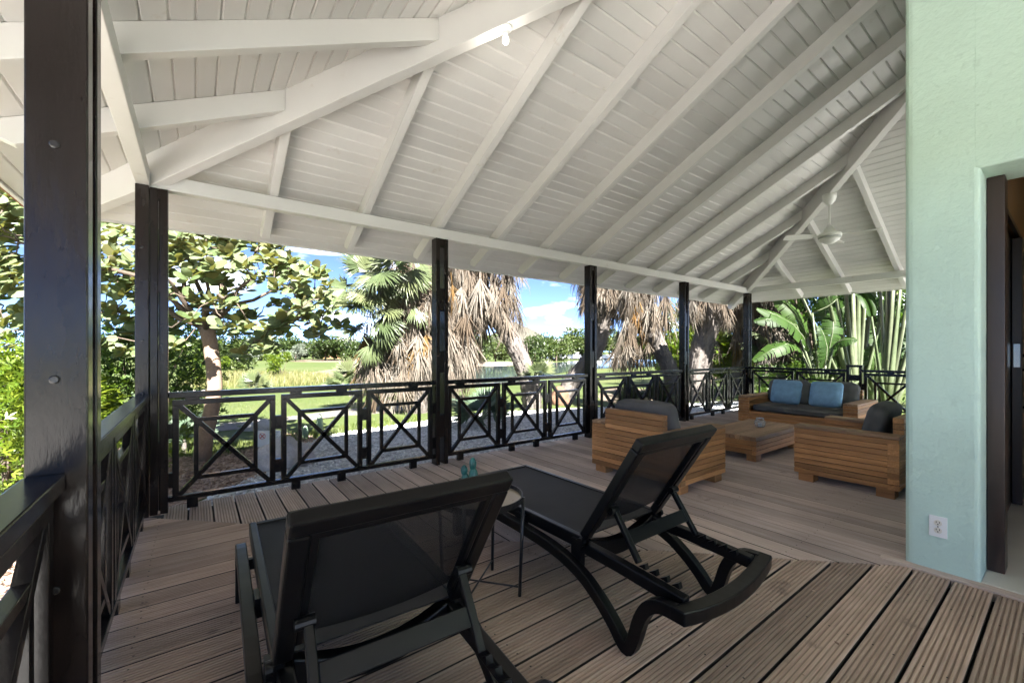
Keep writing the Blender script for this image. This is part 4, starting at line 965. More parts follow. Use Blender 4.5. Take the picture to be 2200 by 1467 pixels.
# ---------------------------------------------------------------- gravel stones, wood chips, grass
pts = scatter(GRAVEL, 26000); pts = [p for p in pts if not (p[1] < 4.23 and -0.42 < p[0] < 9.4) and (p[1] < 7.5 or RNG.random() < 0.6)]
P = np.array([(x, y, ground_z(x, y) + 0.02) for x, y in pts]); n = len(P)
D = RNG.normal(size=(n, 3)); D[:, 2] *= 0.2; Nn = np.tile([0, 0, 1.], (n, 1)) + RNG.normal(size=(n, 3)) * 0.25
tag(link('gravel_stones', cloud_mesh('gravel_stones', P, D, Nn, RNG.uniform(0.012, 0.034, n), STONE, 'stones', RNG.beta(2.2, 1.5, n))), 'pale grey gravel stones beside the deck', 'gravel', kind='stuff')
pts = scatter(MULCH, 6500); P = np.array([(x, y, ground_z(x, y) + 0.012) for x, y in pts]); n = len(P)
D = RNG.normal(size=(n, 3)); D[:, 2] *= 0.25; Nn = np.tile([0, 0, 1.], (n, 1)) + RNG.normal(size=(n, 3)) * 0.3
tag(link('wood_chips', cloud_mesh('wood_chips', P, D, Nn, RNG.uniform(0.03, 0.075, n), CHIP, 'chips')), 'brown wood chip mulch around the sea grape trunk', 'mulch', kind='stuff')
def grass(name, poly, n, h0, h1, mat, label, lean=0.35, shape=BLADE):
    pts = scatter(poly, n); P = np.array([(x, y, ground_z(x, y)) for x, y in pts]); D = RNG.normal(size=(n, 3)) * lean; D[:, 2] = 1
    return tag(link(name, cloud_mesh(name, P, D, rdir(n), RNG.uniform(h0, h1, n), shape, mat)), label, 'grass', kind='stuff')
grass('grass_tufts', [gz(*p) for p in ((340, 990), (340, 952), (420, 948), (520, 955), (620, 935), (700, 925), (800, 905), (900, 895), (900, 910), (760, 930), (660, 950), (560, 965), (470, 985))], 5200, 0.05, 0.14, 'grass_blade', 'rough green grass fringe between mulch and path')
grass('lawn_grass', [gz(*p) for p in ((300, 935), (930, 880), (1180, 872), (1180, 850), (930, 850), (300, 860))], 16000, 0.04, 0.09, 'grass_blade', 'short grass on the near edge of the lawn', 0.5)
grass('reeds', smooth_poly([gz(*p) for p in ((380, 836), (480, 834), (600, 832), (700, 826), (720, 815), (660, 806), (560, 806), (460, 808), (390, 816))], 1), 9000, 0.30, 0.72, 'reed', 'tall pale reeds and grasses beyond the lawn', 0.22)
pl = [(random.uniform(-0.3, 3.0), random.uniform(0.2, 4.0), 0.003) for _ in range(45)] + [(random.uniform(3.3, 8.5), random.uniform(0.8, 4.0), 0.003) for _ in range(35)]
n = len(pl); D = RNG.normal(size=(n, 3)); D[:, 2] = 0.05
tag(link('leaf_litter', cloud_mesh('leaf_litter', pl, D, np.tile([0, 0, 1.], (n, 1)) + RNG.normal(size=(n, 3)) * 0.15, RNG.uniform(0.008, 0.028, n), CARD, 'chips')), 'tiny dry leaf bits scattered on the deck', 'leaf litter', kind='stuff')
# ---------------------------------------------------------------- boulder, small rock
def rock(name, c, sx, sy, sz, label, seed):
    bm = bmesh.new(); bmesh.ops.create_icosphere(bm, subdivisions=4, radius=1)
    for v in bm.verts:
        p = v.co.copy(); k = 1 + 0.22 * noise.noise(p * 1.6 + Vector((seed, 0, 0))) + 0.08 * noise.noise(p * 5 + Vector((seed, 3, 0)))
        cr = noise.noise(p * 9 + Vector((seed, 1, 5)));  k -= 0.05 * max(0, cr - 0.15) * 4
        v.co = Vector((p.x * sx * k, p.y * sy * k, max(-0.3, p.z) * sz * k))
    me = bpy.data.meshes.new(name); bm.to_mesh(me); bm.free(); me.materials.append(MT['rock']); me.polygons.foreach_set('use_smooth', [True] * len(me.polygons))
    o = link(name, me); o.location = c; return tag(o, label, 'rock')
p = gz(612, 1003); rock('boulder', (p[0], p[1], ground_z(*p) + 0.10), 0.35, 0.27, 0.27, 'pitted pale grey boulder behind the white sign area, beside the gravel', 1)
p = gz(556, 922); rock('rock', (p[0], p[1], ground_z(*p) + 0.03), 0.26, 0.2, 0.17, 'small pale rock on the path edge above the sign', 5)
p = gz(1058, 902); rock('rock', (p[0], p[1], ground_z(*p) + 0.06), 0.24, 0.22, 0.42, 'upright pale rock by the fan palm shrub outside the second bay', 9)
# ---------------------------------------------------------------- prohibition sign
p = gz(578, 968); sz_ = ground_z(*p); sg = thing('garden_sign', (p[0], p[1], sz_), 'small white sign with a red crossed circle outside the railing', 'sign', None, -TH + 0.05)
dd = Vector((p[0], p[1], 0)).dot(Vector((ST, CT, 0))); k = dd / 911.
zt = CAMH - (924 - 755.5) * k - sz_
mb = MB(); mb.box(-26 * k, 24 * k, 0, 0.006, zt - 36 * k, zt); mb.build('board', 'sign_white', sg, bevel=0.002)
mb = MB(); mb.box(-3 * k, 1 * k, 0.007, 0.03, 0, zt - 4 * k); mb.build('stake', 'dark_wood', sg)
c_ = Vector((-14 * k, -0.003, zt - 12.5 * k))
mb = MB(); R_ = 6.4 * k; mb.tube([c_ + Vector((R_ * math.cos(a), 0, R_ * math.sin(a))) for a in [2 * math.pi * i / 24 for i in range(25)]], 0.9 * k, 6, flat=0.3); mb.build('red_ring', 'sign_red', sg)
for s in (-1, 1):
    mb = MB(); mb.beam(c_ + Vector((-R_ * .7, 0, -s * R_ * .7)), c_ + Vector((R_ * .7, 0, s * R_ * .7)), 0.002, 1.5 * k); mb.build('red_bar', 'sign_red', sg)
for i in range(5):
    mb = MB(); mb.box(6 * k, (20 - (i * 7) % 5) * k, -0.002, -0.0005, zt - (5 + i * 3.2) * k, zt - (4.0 + i * 3.2) * k); mb.build('text_line', 'sign_grey', sg)
# ---------------------------------------------------------------- garden cacti
for px, pt_, pb, r_, lab in ((687, 888, 934, 0.06, 'tall pale column cactus left of the second railing panel gap'), (656, 913, 944, 0.05, 'short pale column cactus beside the taller one near the boulder')):
    p = gz(px, pb); z_ = ground_z(*p); d_ = p[0] * ST + p[1] * CT
    t = thing('column_cactus', (p[0], p[1], z_), lab, 'cactus', 'column cacti by the gravel')
    cactus_stem('stem', (p[0], p[1], z_), r_, (pb - pt_) * d_ / 911, 'cactus_skin', t, (p[0], p[1], z_), 9)
# ================================================================== SEA GRAPE TREE
def limb(mb, a, b, r0, r1, seg=5, wob=0.08, n=7):
    a = Vector(a); b = Vector(b); pts = []; rs = []
    for i in range(seg + 1):
        f = i / seg; p = a.lerp(b, f); s = math.sin(math.pi * f) * wob * (b - a).length
        p += Vector((random.uniform(-s, s), random.uniform(-s, s), random.uniform(-s, s) + s)); pts.append(p); rs.append(r0 + (r1 - r0) * f)
    mb.tube(pts, rs, n); return pts
sgx, sgy = gz(432, 992); sgz = ground_z(sgx, sgy); SD = sgx * ST + sgy * CT
tree = thing('sea_grape_tree', (sgx, sgy, sgz), 'sea grape tree with big round leaves and a bare brown trunk behind the left railing', 'tree'); SO = (sgx, sgy, sgz)
tk = MB(); tpts = [at(x, y, SD) for x, y in ((432, 1000), (440, 940), (455, 880), (462, 830), (458, 780), (450, 730), (444, 700))]
tk.tube([Vector((sgx, sgy, sgz - 0.1))] + tpts[1:], [0.115, 0.095, 0.090, 0.088, 0.086, 0.088, 0.10], 14); tk.build('trunk', 'bark_smooth', tree, SO, smooth=True)
fork = tpts[-1]
RT = Vector((CT, -ST, 0)); FW = Vector((ST, CT, 0))
bm_ = MB(); tips = []
mains = [(430, 560, -0.3), (330, 590, -0.8), (540, 600, -0.4), (250, 600, -0.2), (620, 620, 0.2), (400, 520, 0.6), (150, 560, -0.9), (560, 520, 0.7), (480, 640, -1.0), (300, 500, 0.8), (40, 520, -1.3)]
mtips = []
for px, py, dd in mains:
    e = at(px, py, SD + dd); limb(bm_, fork + Vector((0, 0, -0.05)), e, 0.036, 0.014); mtips.append(e)
def crown_ok(px, py):
    # outline of the crown, unseen top cut low to let sun in: dome on the left, thinning to a drooping right flank
    if px < 120: top, bot = 372, 775
    elif px < 260: top, bot = 440, 750
    elif px < 560: top, bot = 452 + (px - 260) * 0.143, 760
    else: top, bot = 500 + (px - 560) * 0.60, 762 - (px - 560) * 0.20
    return top < py < bot
ros = []
while len(ros) < 420:
    px = random.uniform(-60, 735); py = random.uniform(360, 775)
    if not crown_ok(px, py): continue
    if 395 < px < 480 and py > 690: continue
    # the underside thins out: gaps with sky and branches between about 620 and 700
    if 600 < py < 700 and random.random() < 0.45: continue
    if py > 715 and random.random() < 0.55: continue
    dz = random.uniform(-0.9, 1.0) * (0.75 if px > 560 else 1)
    if px < 120: dz -= 0.9
    e = at(px, py, SD + dz)
    if e.y < 5.15 and e.x > -1.25: continue
    if e.x < -1.2 and e.x > -1.45: continue
    ros.append((e, px, py))
leaves = []
nodes = mtips + [fork]
ros.sort(key=lambda r: min((q - r[0]).length for q in mtips))
for e, px, py in ros:
    b0 = min(nodes, key=lambda q: (q - e).length + 0.25 * (q - fork).length)
    limb(bm_, b0, e, 0.009, 0.005, 4, 0.14, 5); nodes.append(e)
    ax = Vector((random.uniform(-.5, .5), random.uniform(-.5, .5), random.uniform(0.2, 1))).normalized()
    up = Vector((0, 0, 1))
    nl = random.randint(7, 11)
    for k in range(nl):
        a = 2.4 * k + random.uniform(-.3, .3); f = k / nl
        out = Vector((math.cos(a), math.sin(a), 0)); out = (out - FW * 0.25).normalized()
        d = (out * (0.9 - 0.2 * f) + up * (0.15 + 0.5 * f - 0.35 * random.random()) + ax * 0.15).normalized()
        nrm = (up * 0.62 - FW * 0.80 - RT * 0.15 + Vector((random.uniform(-.5, .5), random.uniform(-.5, .5), random.uniform(-.3, .4))) - out * 0.2).normalized()
        leaves.append((e + ax * 0.10 * f - ax * 0.05, d, nrm, random.uniform(0.085, 0.185)))
bm_.build('branches', 'bark_dark', tree, SO, smooth=True)
def project(p):
    d = p.x * ST + p.y * CT; r = p.x * CT - p.y * ST
    return (1100 + 911 * r / d, 755.5 - 911 * (p.z - CAMH) / d, d) if d > 0.1 else (-1e4, -1e4, d)
sc = []
for i, (p, d, nn, s) in enumerate(leaves):
    x, y, dep = project(p); inn = 0 < x < 730 and 380 < y < 800 and not (57 < x < 215)
    sc.append(((s / dep) * abs(nn.dot((p - Vector((0, 0, CAMH))).normalized())) * (1 if inn else 0), i))
top = set(i for _, i in sorted(sc, reverse=True)[:300])
gms = [cloud_mesh('leaf', [(0, 0, 0)], [(0, 1, 0)], [(0, 0, 1)], [1.0], g_, 'sea_grape_leaf', np.zeros(1)) for g_ in (GRAPE, GRAPE2, GRAPE3)]
rest = []
for i, (p, d, nn, s) in enumerate(leaves):
    if i in top:
        x = d.cross(nn).normalized(); z = x.cross(d)
        m4 = Matrix(((x.x * s, d.x * s, z.x * s, p.x), (x.y * s, d.y * s, z.y * s, p.y), (x.z * s, d.z * s, z.z * s, p.z), (0, 0, 0, 1)))
        inst('leaf', gms[i % 3], tree, m4, SO)
    else: rest.append((p, d, nn, s))
mes = [cloud_mesh('foliage', [tuple(r[0] - Vector(SO)) for r in rest[j::3]], [tuple(r[1]) for r in rest[j::3]], [tuple(r[2]) for r in rest[j::3]], [r[3] for r in rest[j::3]], g_, 'sea_grape_leaf') for j, g_ in enumerate((GRAPE, GRAPE2, GRAPE3))]
bm = bmesh.new()
for m_ in mes: bm.from_mesh(m_)
bm.to_mesh(mes[0]); bm.free()
tag(link('foliage', mes[0], tree), kind='stuff')
# ================================================================== SHRUBS
def shrub(name, c, rx, ry, rz, n, mat, label, size=(0.05, 0.10), shape=SPRIG, lumps=9, group=None, flowers=0, cat='shrub'):
    t = thing(name, c, label, cat, group); c = Vector(c)
    st = MB(); lc = []
    for k in range(lumps):
        v = Vector((random.gauss(0, .5), random.gauss(0, .5), random.uniform(0.25, 1.0)))
        if v.xy.length > 1: v.xy.normalize()
        lc.append((Vector((v.x * rx, v.y * ry, v.z * rz)), random.uniform(0.28, 0.5)))
        limb(st, (0, 0, -0.05), lc[-1][0], 0.018 * rz, 0.006, 4, 0.08, 5)
    st.build('stems', 'bark_dark', t, smooth=True)
    P = []; Dd = []; Nn = []
    for k in range(n):
        q, r = lc[k % lumps]; v = Vector(RNG.normal(size=3)); v.normalize(); v *= r * random.random() ** 0.33
        p = q + Vector((v.x * rx, v.y * ry, v.z * rz * 0.8))
        if p.z < 0.02: p.z = random.uniform(0.02, 0.2 * rz)
        P.append(p); o_ = Vector((v.x, v.y, abs(v.z) * 0.7 + 0.2)); Dd.append(o_ + Vector(RNG.normal(size=3)) * 0.25); Nn.append(Vector((0, 0, 1)) + Vector(RNG.normal(size=3)) * 0.5)
    tag(link('foliage', cloud_mesh('foliage', [tuple(p) for p in P], [tuple(p) for p in Dd], [tuple(p) for p in Nn], RNG.uniform(size[0], size[1], n), shape, mat), t), kind='stuff')
    if flowers:
        idx = [int(i) for i in RNG.integers(0, n, flowers)]
        tag(link('flowers', cloud_mesh('flowers', [tuple(P[i] * 1.04) for i in idx], [tuple(Dd[i]) for i in idx], [(0, -.4, 1)] * flowers, RNG.uniform(0.05, 0.09, flowers), SPRIG, 'flower'), t), kind='stuff')
    return t
def gpt(px, d):
    p = at(px, 800, d); return (p.x, p.y, ground_z(p.x, p.y))
shrub('leafy_shrub', gpt(300, 6.6), 1.05, 0.8, 1.75, 5200, 'shrub_leaf', 'green glossy leafed shrub between the big near post and the corner post', (0.07, 0.13), lumps=16)
shrub('leafy_shrub', gpt(20, 3.9), 0.85, 0.7, 1.30, 3600, 'bright_leaf', 'bright yellow-green shrub at the far left edge behind the near railing', (0.06, 0.11), lumps=14)
shrub('leafy_shrub', gpt(210, 5.2), 0.6, 0.6, 1.1, 2200, 'bright_leaf', 'bright green shrub behind the near post', (0.06, 0.11), lumps=8)
shrub('flowering_shrub', gpt(1570, 17), 1.5, 1.2, 1.9, 3500, 'bright_leaf', 'round bright shrub with orange-yellow flowers left of the far corner post', (0.12, 0.22), lumps=14, flowers=120)
shrub('leafy_shrub', gpt(1455, 21), 2.0, 1.5, 3.3, 3500, 'bright_leaf', 'tall bright green shrub left of the fourth post', (0.16, 0.30), lumps=14)
shrub('leafy_shrub', gpt(1690, 11), 1.0, 0.9, 1.2, 2500, 'shrub_leaf', 'low green shrub under the banana leaves behind the sofa', (0.08, 0.16), lumps=9)
shrub('leafy_shrub', gpt(420, 27), 0.9, 0.9, 1.5, 900, 'bright_leaf', 'bright conical bush in the reeds just right of the sea grape trunk', (0.12, 0.25), lumps=6)
shrub('leafy_shrub', gpt(603, 34), 1.0, 1.0, 1.8, 900, 'bright_leaf', 'rounded bush rising above the reeds in the middle of the lawn view', (0.15, 0.30), lumps=6)
shrub('leafy_shrub', gpt(1520, 24), 2.2, 1.5, 4.6, 3000, 'tree_leaf_light', 'hazy green bush behind the flowering shrub', (0.2, 0.4), lumps=12)
for px, d, rx, h, mt, lab in ((1760, 13.5, 1.6, 4.5, 'dark_leaf', 'dark dense bush behind the banana leaves'), (1880, 13.0, 1.9, 5.0, 'dark_leaf', 'dark dense bush behind the right fan of palm stalks'), (1990, 11.5, 1.6, 4.6, 'shrub_leaf', 'tall leafy bush beyond the railing at the mint wall edge'), (1640, 19, 1.6, 3.2, 'tree_leaf_light', 'pale green bush behind the sofa corner')):
    shrub('background_bush', gpt(px, d), rx, rx * .7, h, 4200, mt, lab, (0.14, 0.28), LANCE, 18, 'bushes behind the right railing')
# ================================================================== FAN PALMS
def fan_mesh(name, mat, segs=26, spread=2.15, pet=0.75, rad=0.75, droop=0.18, dead=False, seed=0):
    rs = random.Random(seed); V = []; F = []; R = []
    V += [(-.012, 0, 0), (.012, 0, 0), (.012, pet, 0), (-.012, pet, 0), (-.008, 0, -.018), (.008, 0, -.018), (.006, pet, -.012), (-.006, pet, -.012)]
    F += [(0, 1, 2, 3), (4, 7, 6, 5), (0, 4, 5, 1), (1, 5, 6, 2), (3, 2, 6, 7), (0, 3, 7, 4)]
    for i in range(segs):
        a = (i / (segs - 1) - 0.5) * spread + rs.uniform(-.04, .04); L_ = rad * (1 - 0.28 * abs(a / (spread / 2)) ** 2) * rs.uniform(.88, 1.08)
        if dead: L_ *= rs.uniform(0.5, 1.3)
        w_ = spread * 0.50 / segs * rad * (rs.uniform(0.8, 1.7) if dead else 0.8)
        dx, dy = math.sin(a), math.cos(a); nx, ny = dy, -dx
        zf = rs.uniform(-.02, .02) + (rs.uniform(-.18, .18) if dead else 0)
        b = len(V); dr = droop * rs.uniform(.5, 1.6)
        tw = rs.uniform(-.13, .13) if dead else 0
        for f, wf, z in ((0.04, 0.25, 0), (0.45, 1.0, zf * .4 - dr * .12), (0.78, 0.6, zf - dr * .45), (1.0, 0.04, zf * 1.2 - dr)):
            cx_ = dx * L_ * f + nx * tw * f * f; cy_ = pet + dy * L_ * f + ny * tw * f * f
            V += [(cx_ - nx * w_ * wf, cy_ - ny * w_ * wf, z - w_ * wf * .5), (cx_, cy_, z), (cx_ + nx * w_ * wf, cy_ + ny * w_ * wf, z - w_ * wf * .5)]
        for k in range(3):
            q = b + k * 3; F += [(q, q+1, q+4, q+3), (q+1, q+2, q+5, q+4)]
    mb = MB(); mb.v = V; mb.f = F; me = mb.mesh(name, fix=False); me.materials.append(MT[mat]); return me
FAN = [fan_mesh('fan_frond', 'palm_green', 34, 3.1, 0.50, 0.82, 0.20, seed=s) for s in range(4)]
FANS = [fan_mesh('fan_frond', 'palm_green', 24, 2.7, 0.35, 0.60, 0.10, seed=s + 10) for s in range(2)]
FANB = [fan_mesh('fan_frond', 'palm_blue', 22, 2.6, 0.35, 0.55, 0.08, seed=s + 20) for s in range(2)]
DEAD = [fan_mesh('dead_frond', 'palm_dead', 34, 0.55 + 0.08 * s, 0.32, 0.95, 0.10, True, seed=s + 30) for s in range(7)]
DEADW = [fan_mesh('dead_frond', 'palm_dead', 32, 1.05, 0.30, 0.85, 0.16, True, seed=s + 50) for s in range(4)]
ORNG = [fan_mesh('dead_frond', 'palm_orange', 22, 0.7, 0.32, 0.85, 0.08, True, seed=s + 70) for s in range(2)]
def frame(p, d, nn, s):
    d = d.normalized(); x = d.cross(nn)
    if x.length < 1e-3: x = d.cross(Vector((0.3, 0.9, 0.1)))
    x.normalize(); z = x.cross(d)
    return Matrix(((x.x * s, d.x * s, z.x * s, p.x), (x.y * s, d.y * s, z.y * s, p.y), (x.z * s, d.z * s, z.z * s, p.z), (0, 0, 0, 1)))
def booted_trunk(par, org, pts, r0, r1, boots=220, name='trunk'):
    pts = [Vector(p) for p in pts]; n = len(pts) - 1
    fine = []; 
    cm = catmull([tuple(p) for p in pts], 4); fine = [Vector(p) for p in cm]; m = len(fine)
    rs = [r0 + (r1 - r0) * i / (m - 1) for i in range(m)]
    mb = MB(); mb.tube(fine, rs, 12)
    for k in range(boots):
        f = random.random() * (m - 1.01); i = int(f); p = fine[i].lerp(fine[i+1], f - i); ax = (fine[i+1] - fine[i]).normalized(); r = rs[i]
        a = random.uniform(0, 2 * math.pi); u = ax.cross(Vector((0.3, 1, 0.2))).normalized(); v = ax.cross(u); o_ = u * math.cos(a) + v * math.sin(a); sd_ = ax.cross(o_)
        L_ = random.uniform(0.14, 0.30); w_ = random.uniform(0.04, 0.07); b = p + o_ * (r * 0.9)
        tip = b + ax * L_ + o_ * random.uniform(0.04, 0.13)
        mb.add([b - sd_ * w_, b + sd_ * w_, tip + sd_ * w_ * .35, tip - sd_ * w_ * .35, b + o_ * 0.035 + ax * L_ * .35], [(0, 1, 4), (1, 2, 4), (2, 3, 4), (3, 0, 4), (0, 3, 2, 1)])
    return mb.build(name, 'bark_palm', par, org)
def palm(label, trunk_px, d, r0, r1, head, skirts=(), fans=(), dead_s=1.0, group='shaggy fan palms beyond the railing', boots=220, ddepth=0.0, orange=0, fanfwd=0.0):
    """trunk_px: bearings up the trunk; head px; skirts: (px, py_top, half width m, py_bottom, count); fans: (px, py, count, scale)"""
    base = at(*trunk_px[0], d); base.z = ground_z(base.x, base.y)
    t = thing('fan_palm', base, label, 'palm tree', group); org = tuple(base)
    booted_trunk(t, org, [base - Vector((0, 0, 0.15))] + [at(x, y, d + ddepth * i / len(trunk_px)) for i, (x, y) in enumerate(trunk_px[1:], 1)], r0, r1, boots)
    k_ = 911. / d
    for px, pt_, hw, pb, cnt in skirts:
        for i in range(cnt):
            f = i / cnt; a = random.uniform(0, 2 * math.pi); rr = hw * math.sqrt(random.uniform(0.12, 1)) 
            py = pt_ + (pb - pt_) * random.random() ** 1.0 - 0.95 * k_ * dead_s * 0.55
            c_ = at(px, py, d) + RT * rr * math.cos(a) + FW * rr * 0.75 * math.sin(a)
            o_ = RT * math.cos(a) + FW * math.sin(a)
            dr = Vector((0, 0, -1)) + o_ * random.uniform(0.05, 0.28) + Vector(RNG.normal(size=3)) * 0.07
            me = random.choice(DEAD if random.random() < 0.7 else DEADW)
            if random.random() < orange: me = random.choice(ORNG)
            inst('dead_frond', me, t, frame(c_, dr, o_ + Vector(RNG.normal(size=3)) * 0.25, dead_s * random.uniform(0.6, 1.2)), org)
    for px, py, cnt, s in fans:
        hp = at(px, py, d - fanfwd)
        for i in range(cnt):
            a = 2 * math.pi * i / cnt + random.uniform(-.3, .3); el = random.uniform(-0.7, 0.9)
            o_ = RT * math.cos(a) * math.cos(el) + FW * math.sin(a) * math.cos(el) + Vector((0, 0, math.sin(el)))
            if o_.dot(FW) > 0.5: o_ -= FW * 0.9
            nn = (Vector((0, 0, 1)) - FW * 0.9 + Vector(RNG.normal(size=3)) * 0.3)
            inst('green_frond', random.choice(FAN), t, frame(hp + Vector(RNG.normal(size=3)) * 0.12, o_, nn, s * random.uniform(.8, 1.15)), org)
    return t
palm('leaning shaggy palm with its grey bare trunk showing right of the second post', [(1142, 890), (1140, 840), (1126, 790), (1106, 742), (1082, 702), (1040, 650), (1010, 590)], 11.5, 0.25, 0.23, None,
     skirts=[(1045, 470, 0.95, 690, 170), (985, 560, 0.55, 810, 110)], dead_s=1.0, boots=330)
palm('broad shaggy palm with green fans and straw skirt left of the second post', [(900, 880), (900, 800), (896, 720), (890, 640)], 10.8, 0.22, 0.2, None,
     skirts=[(900, 570, 0.85, 825, 180), (810, 730, 0.45, 822, 50)], fans=[(870, 570, 6, 0.8), (825, 590, 9, 0.85), (795, 620, 8, 0.8), (775, 665, 8, 0.78), (840, 650, 4, 0.7), (790, 705, 4, 0.7)], orange=0.10, fanfwd=0.75)
palm('palm with a curved grey trunk and straw skirt just right of the third post', [(1196, 872), (1232, 815), (1262, 778), (1284, 742), (1296, 700), (1300, 650), (1296, 600)], 12.5, 0.24, 0.20, None,
     skirts=[(1298, 540, 0.72, 668, 120)], dead_s=0.9, boots=260)
palm('slim palm with loose ragged dead fronds, between the third and fourth posts', [(1462, 850), (1440, 800), (1418, 748), (1398, 700), (1386, 650), (1380, 600)], 10.5, 0.20, 0.17, None,
     skirts=[(1385, 560, 0.55, 690, 75), (1362, 640, 0.42, 770, 36)], dead_s=0.8, boots=200, orange=0.12)
palm('thick grey palm trunk with a straw skirt right of the fourth post', [(1496, 862), (1500, 800), (1510, 740), (1524, 690), (1536, 640)], 13.0, 0.36, 0.28, None,
     skirts=[(1535, 560, 0.95, 690, 110), (1490, 580, 0.35, 690, 30)], dead_s=0.9, boots=330)
palm('shaggy palm with an orange straw skirt in front of the far corner post', [(1588, 850), (1590, 780), (1594, 700), (1600, 640)], 16.0, 0.28, 0.25, None,
     skirts=[(1600, 560, 1.15, 760, 130)], dead_s=1.1, boots=150, orange=0.25)
palm('shaggy palm with mixed straw and green fronds behind the banana leaves', [(1672, 850), (1674, 780), (1676, 700)], 14.5, 0.28, 0.25, None,
     skirts=[(1672, 590, 0.95, 780, 120)], fans=[(1680, 700, 10, 0.8), (1660, 740, 8, 0.7)], boots=120)
def fan_shrub(px, d, n, s, label, mats=FANS, h=0.15, spread=1.0):
    b = Vector(gpt(px, d)); t = thing('low_fan_palm', b, label, 'palm shrub', 'low fan palms in the garden'); org = tuple(b)
    mb = MB(); mb.tube([b - Vector((0, 0, .05)), b + Vector((0, 0, h + .05))], [0.06 * s, 0.04 * s], 8); mb.build('stem', 'bark_palm', t, org)
    for i in range(n):
        a = 2 * math.pi * i / n + random.uniform(-.3, .3); el = random.uniform(0.15, 1.25)
        o_ = Vector((math.cos(a) * math.cos(el) * spread, math.sin(a) * math.cos(el) * spread, math.sin(el)))
        nn = Vector((0, 0, 1)) - FW * 0.6 + Vector(RNG.normal(size=3)) * 0.25
        inst('green_frond', random.choice(mats), t, frame(b + Vector((0, 0, h)), o_, nn, s * random.uniform(.8, 1.15)), org)
fan_shrub(396, 6.3, 11, 0.62, 'small blue-green fan palm at the foot of the sea grape', FANB)
fan_shrub(1035, 8.4, 18, 0.82, 'fan palm shrub in front of the pond, outside the second railing bay', FANB)
fan_shrub(1385, 8.8, 14, 0.85, 'low green fan palm between the third and fourth posts', FANS, 0.3)
fan_shrub(550, 24, 14, 1.05, 'fan palm bush among the reeds on the lawn', FANS)
fan_shrub(715, 24, 10, 0.85, 'small fan palm bush left of the big straw skirt', FANS)
fan_shrub(788, 18, 18, 1.15, 'bright fan palm bush under the left side of the big palm', FANS, 0.5)
fan_shrub(752, 18, 14, 0.95, 'fan palm with drooping leaves left of the big palm', FANS, 0.7)
fan_shrub(1158, 10.6, 10, 0.55, 'young fan palm growing at the leaning trunk', FANS, 0.85)
# root ball left of the third post
p = gz(1204, 868); rb = rock('root_mound', (p[0], p[1], ground_z(*p) + 0.1), 0.36, 0.3, 0.42, 'brown fibrous palm root mound left of the third post', 12); rb.data.materials[0] = MT['root_ball']
# ================================================================== TRAVELLER'S PALMS / BANANA
def blade_mesh(name, L_, W_, droop, fold, seed, tear=0.25):
    rs = random.Random(seed); n = 22; mb = MB(); sp = []
    for i in range(n + 1):
        f = i / n; sp.append(Vector((0, L_ * (f - 0.18 * droop * f * f), -droop * L_ * 0.55 * f * f)))
    for i in range(n + 1):
        f = i / n; wd = W_ / 2 * (math.sin(math.pi * min(1, f * 0.93 + 0.07)) ** 0.55) * rs.uniform(.95, 1.05)
        for s in (-1, 1):
            e = sp[i] + Vector((s * wd * math.cos(fold), 0.05 * L_ * f, abs(wd) * math.sin(fold) * (1 - 1.2 * f)))
            mid = sp[i] + Vector((s * wd * .5 * math.cos(fold), 0.02, abs(wd) * math.sin(fold) * 0.75))
            mb.v += [tuple(mid), tuple(e)]
        mb.v.append(tuple(sp[i]))
    for i in range(n):
        a = i * 5; b = a + 5
        for s in (0, 2):
            if rs.random() < 0.12: mb.f.append((a + 4, b + 4, b + s, a + s)); 
            else: mb.f += [(a + 4, b + 4, b + s, a + s), (a + s, b + s, b + s + 1, a + s + 1)]
    me = mb.mesh(name, fix=False); me.materials.append(MT['banana_leaf']); me.polygons.foreach_set('use_smooth', [True] * len(me.polygons)); return me
BLD = [blade_mesh('leaf_blade', 1.45, 0.50, dr, 0.35, s) for s, dr in enumerate((0.25, 0.6, 1.0))]
def leaf(t, org, a, b, bl, s, nn, w0=0.055, w1=0.022, sag=0.0):
    mb = MB(); a = Vector(a); b = Vector(b)
    pts = [a.lerp(b, f) + Vector((0, 0, -sag * math.sin(math.pi * f))) for f in (0, .33, .66, 1)]
    mb.tube([p - Vector(org) for p in pts], [w0, w0 * .7, w1 * 1.2, w1], 7, flat=0.55); st = mb.build('leaf_stalk', 'banana_stalk', t, smooth=True)
    if bl is not None: 
        o = inst('leaf_blade', BLD[bl], st, frame(b, (pts[-1] - pts[-2]), Vector(nn), s), org)
def travellers(label, px, d, stalks, tilt=0.0):
    b = Vector(gpt(px, d)); t = thing('travellers_palm', b, label, 'palm tree', 'giant leaved plants behind the right railing'); org = tuple(b); k_ = d / 911.
    mb = MB(); mb.tube([(0, 0, -.1), (0, 0, 0.25)], [0.16, 0.13], 10); mb.build('trunk', 'bark_dark', t, smooth=True)
    for x, y, bl, s in stalks:
        e = at(x, y, d + random.uniform(-0.35, 0.35)); leaf(t, org, b + Vector((0, 0, 0.15)) + RT * (x - px) * k_ * 0.06, e, bl, s, RT * random.uniform(-.6, .6) - FW + Vector((0, 0, 0.7)), 0.105, 0.042)
travellers('fan of pale green stalks with big dark leaves, behind the short railing post', 1838, 10.4, [(1716, 622, 1, 0.9), (1760, 560, 1, 1.0), (1790, 600, 2, 0.95), (1812, 560, 1, 1.0), (1832, 590, 2, 0.9), (1846, 540, 0, 1.0), (1862, 600, 2, 0.95), (1880, 590, 2, 1.0), (1905, 640, 2, 0.9)])
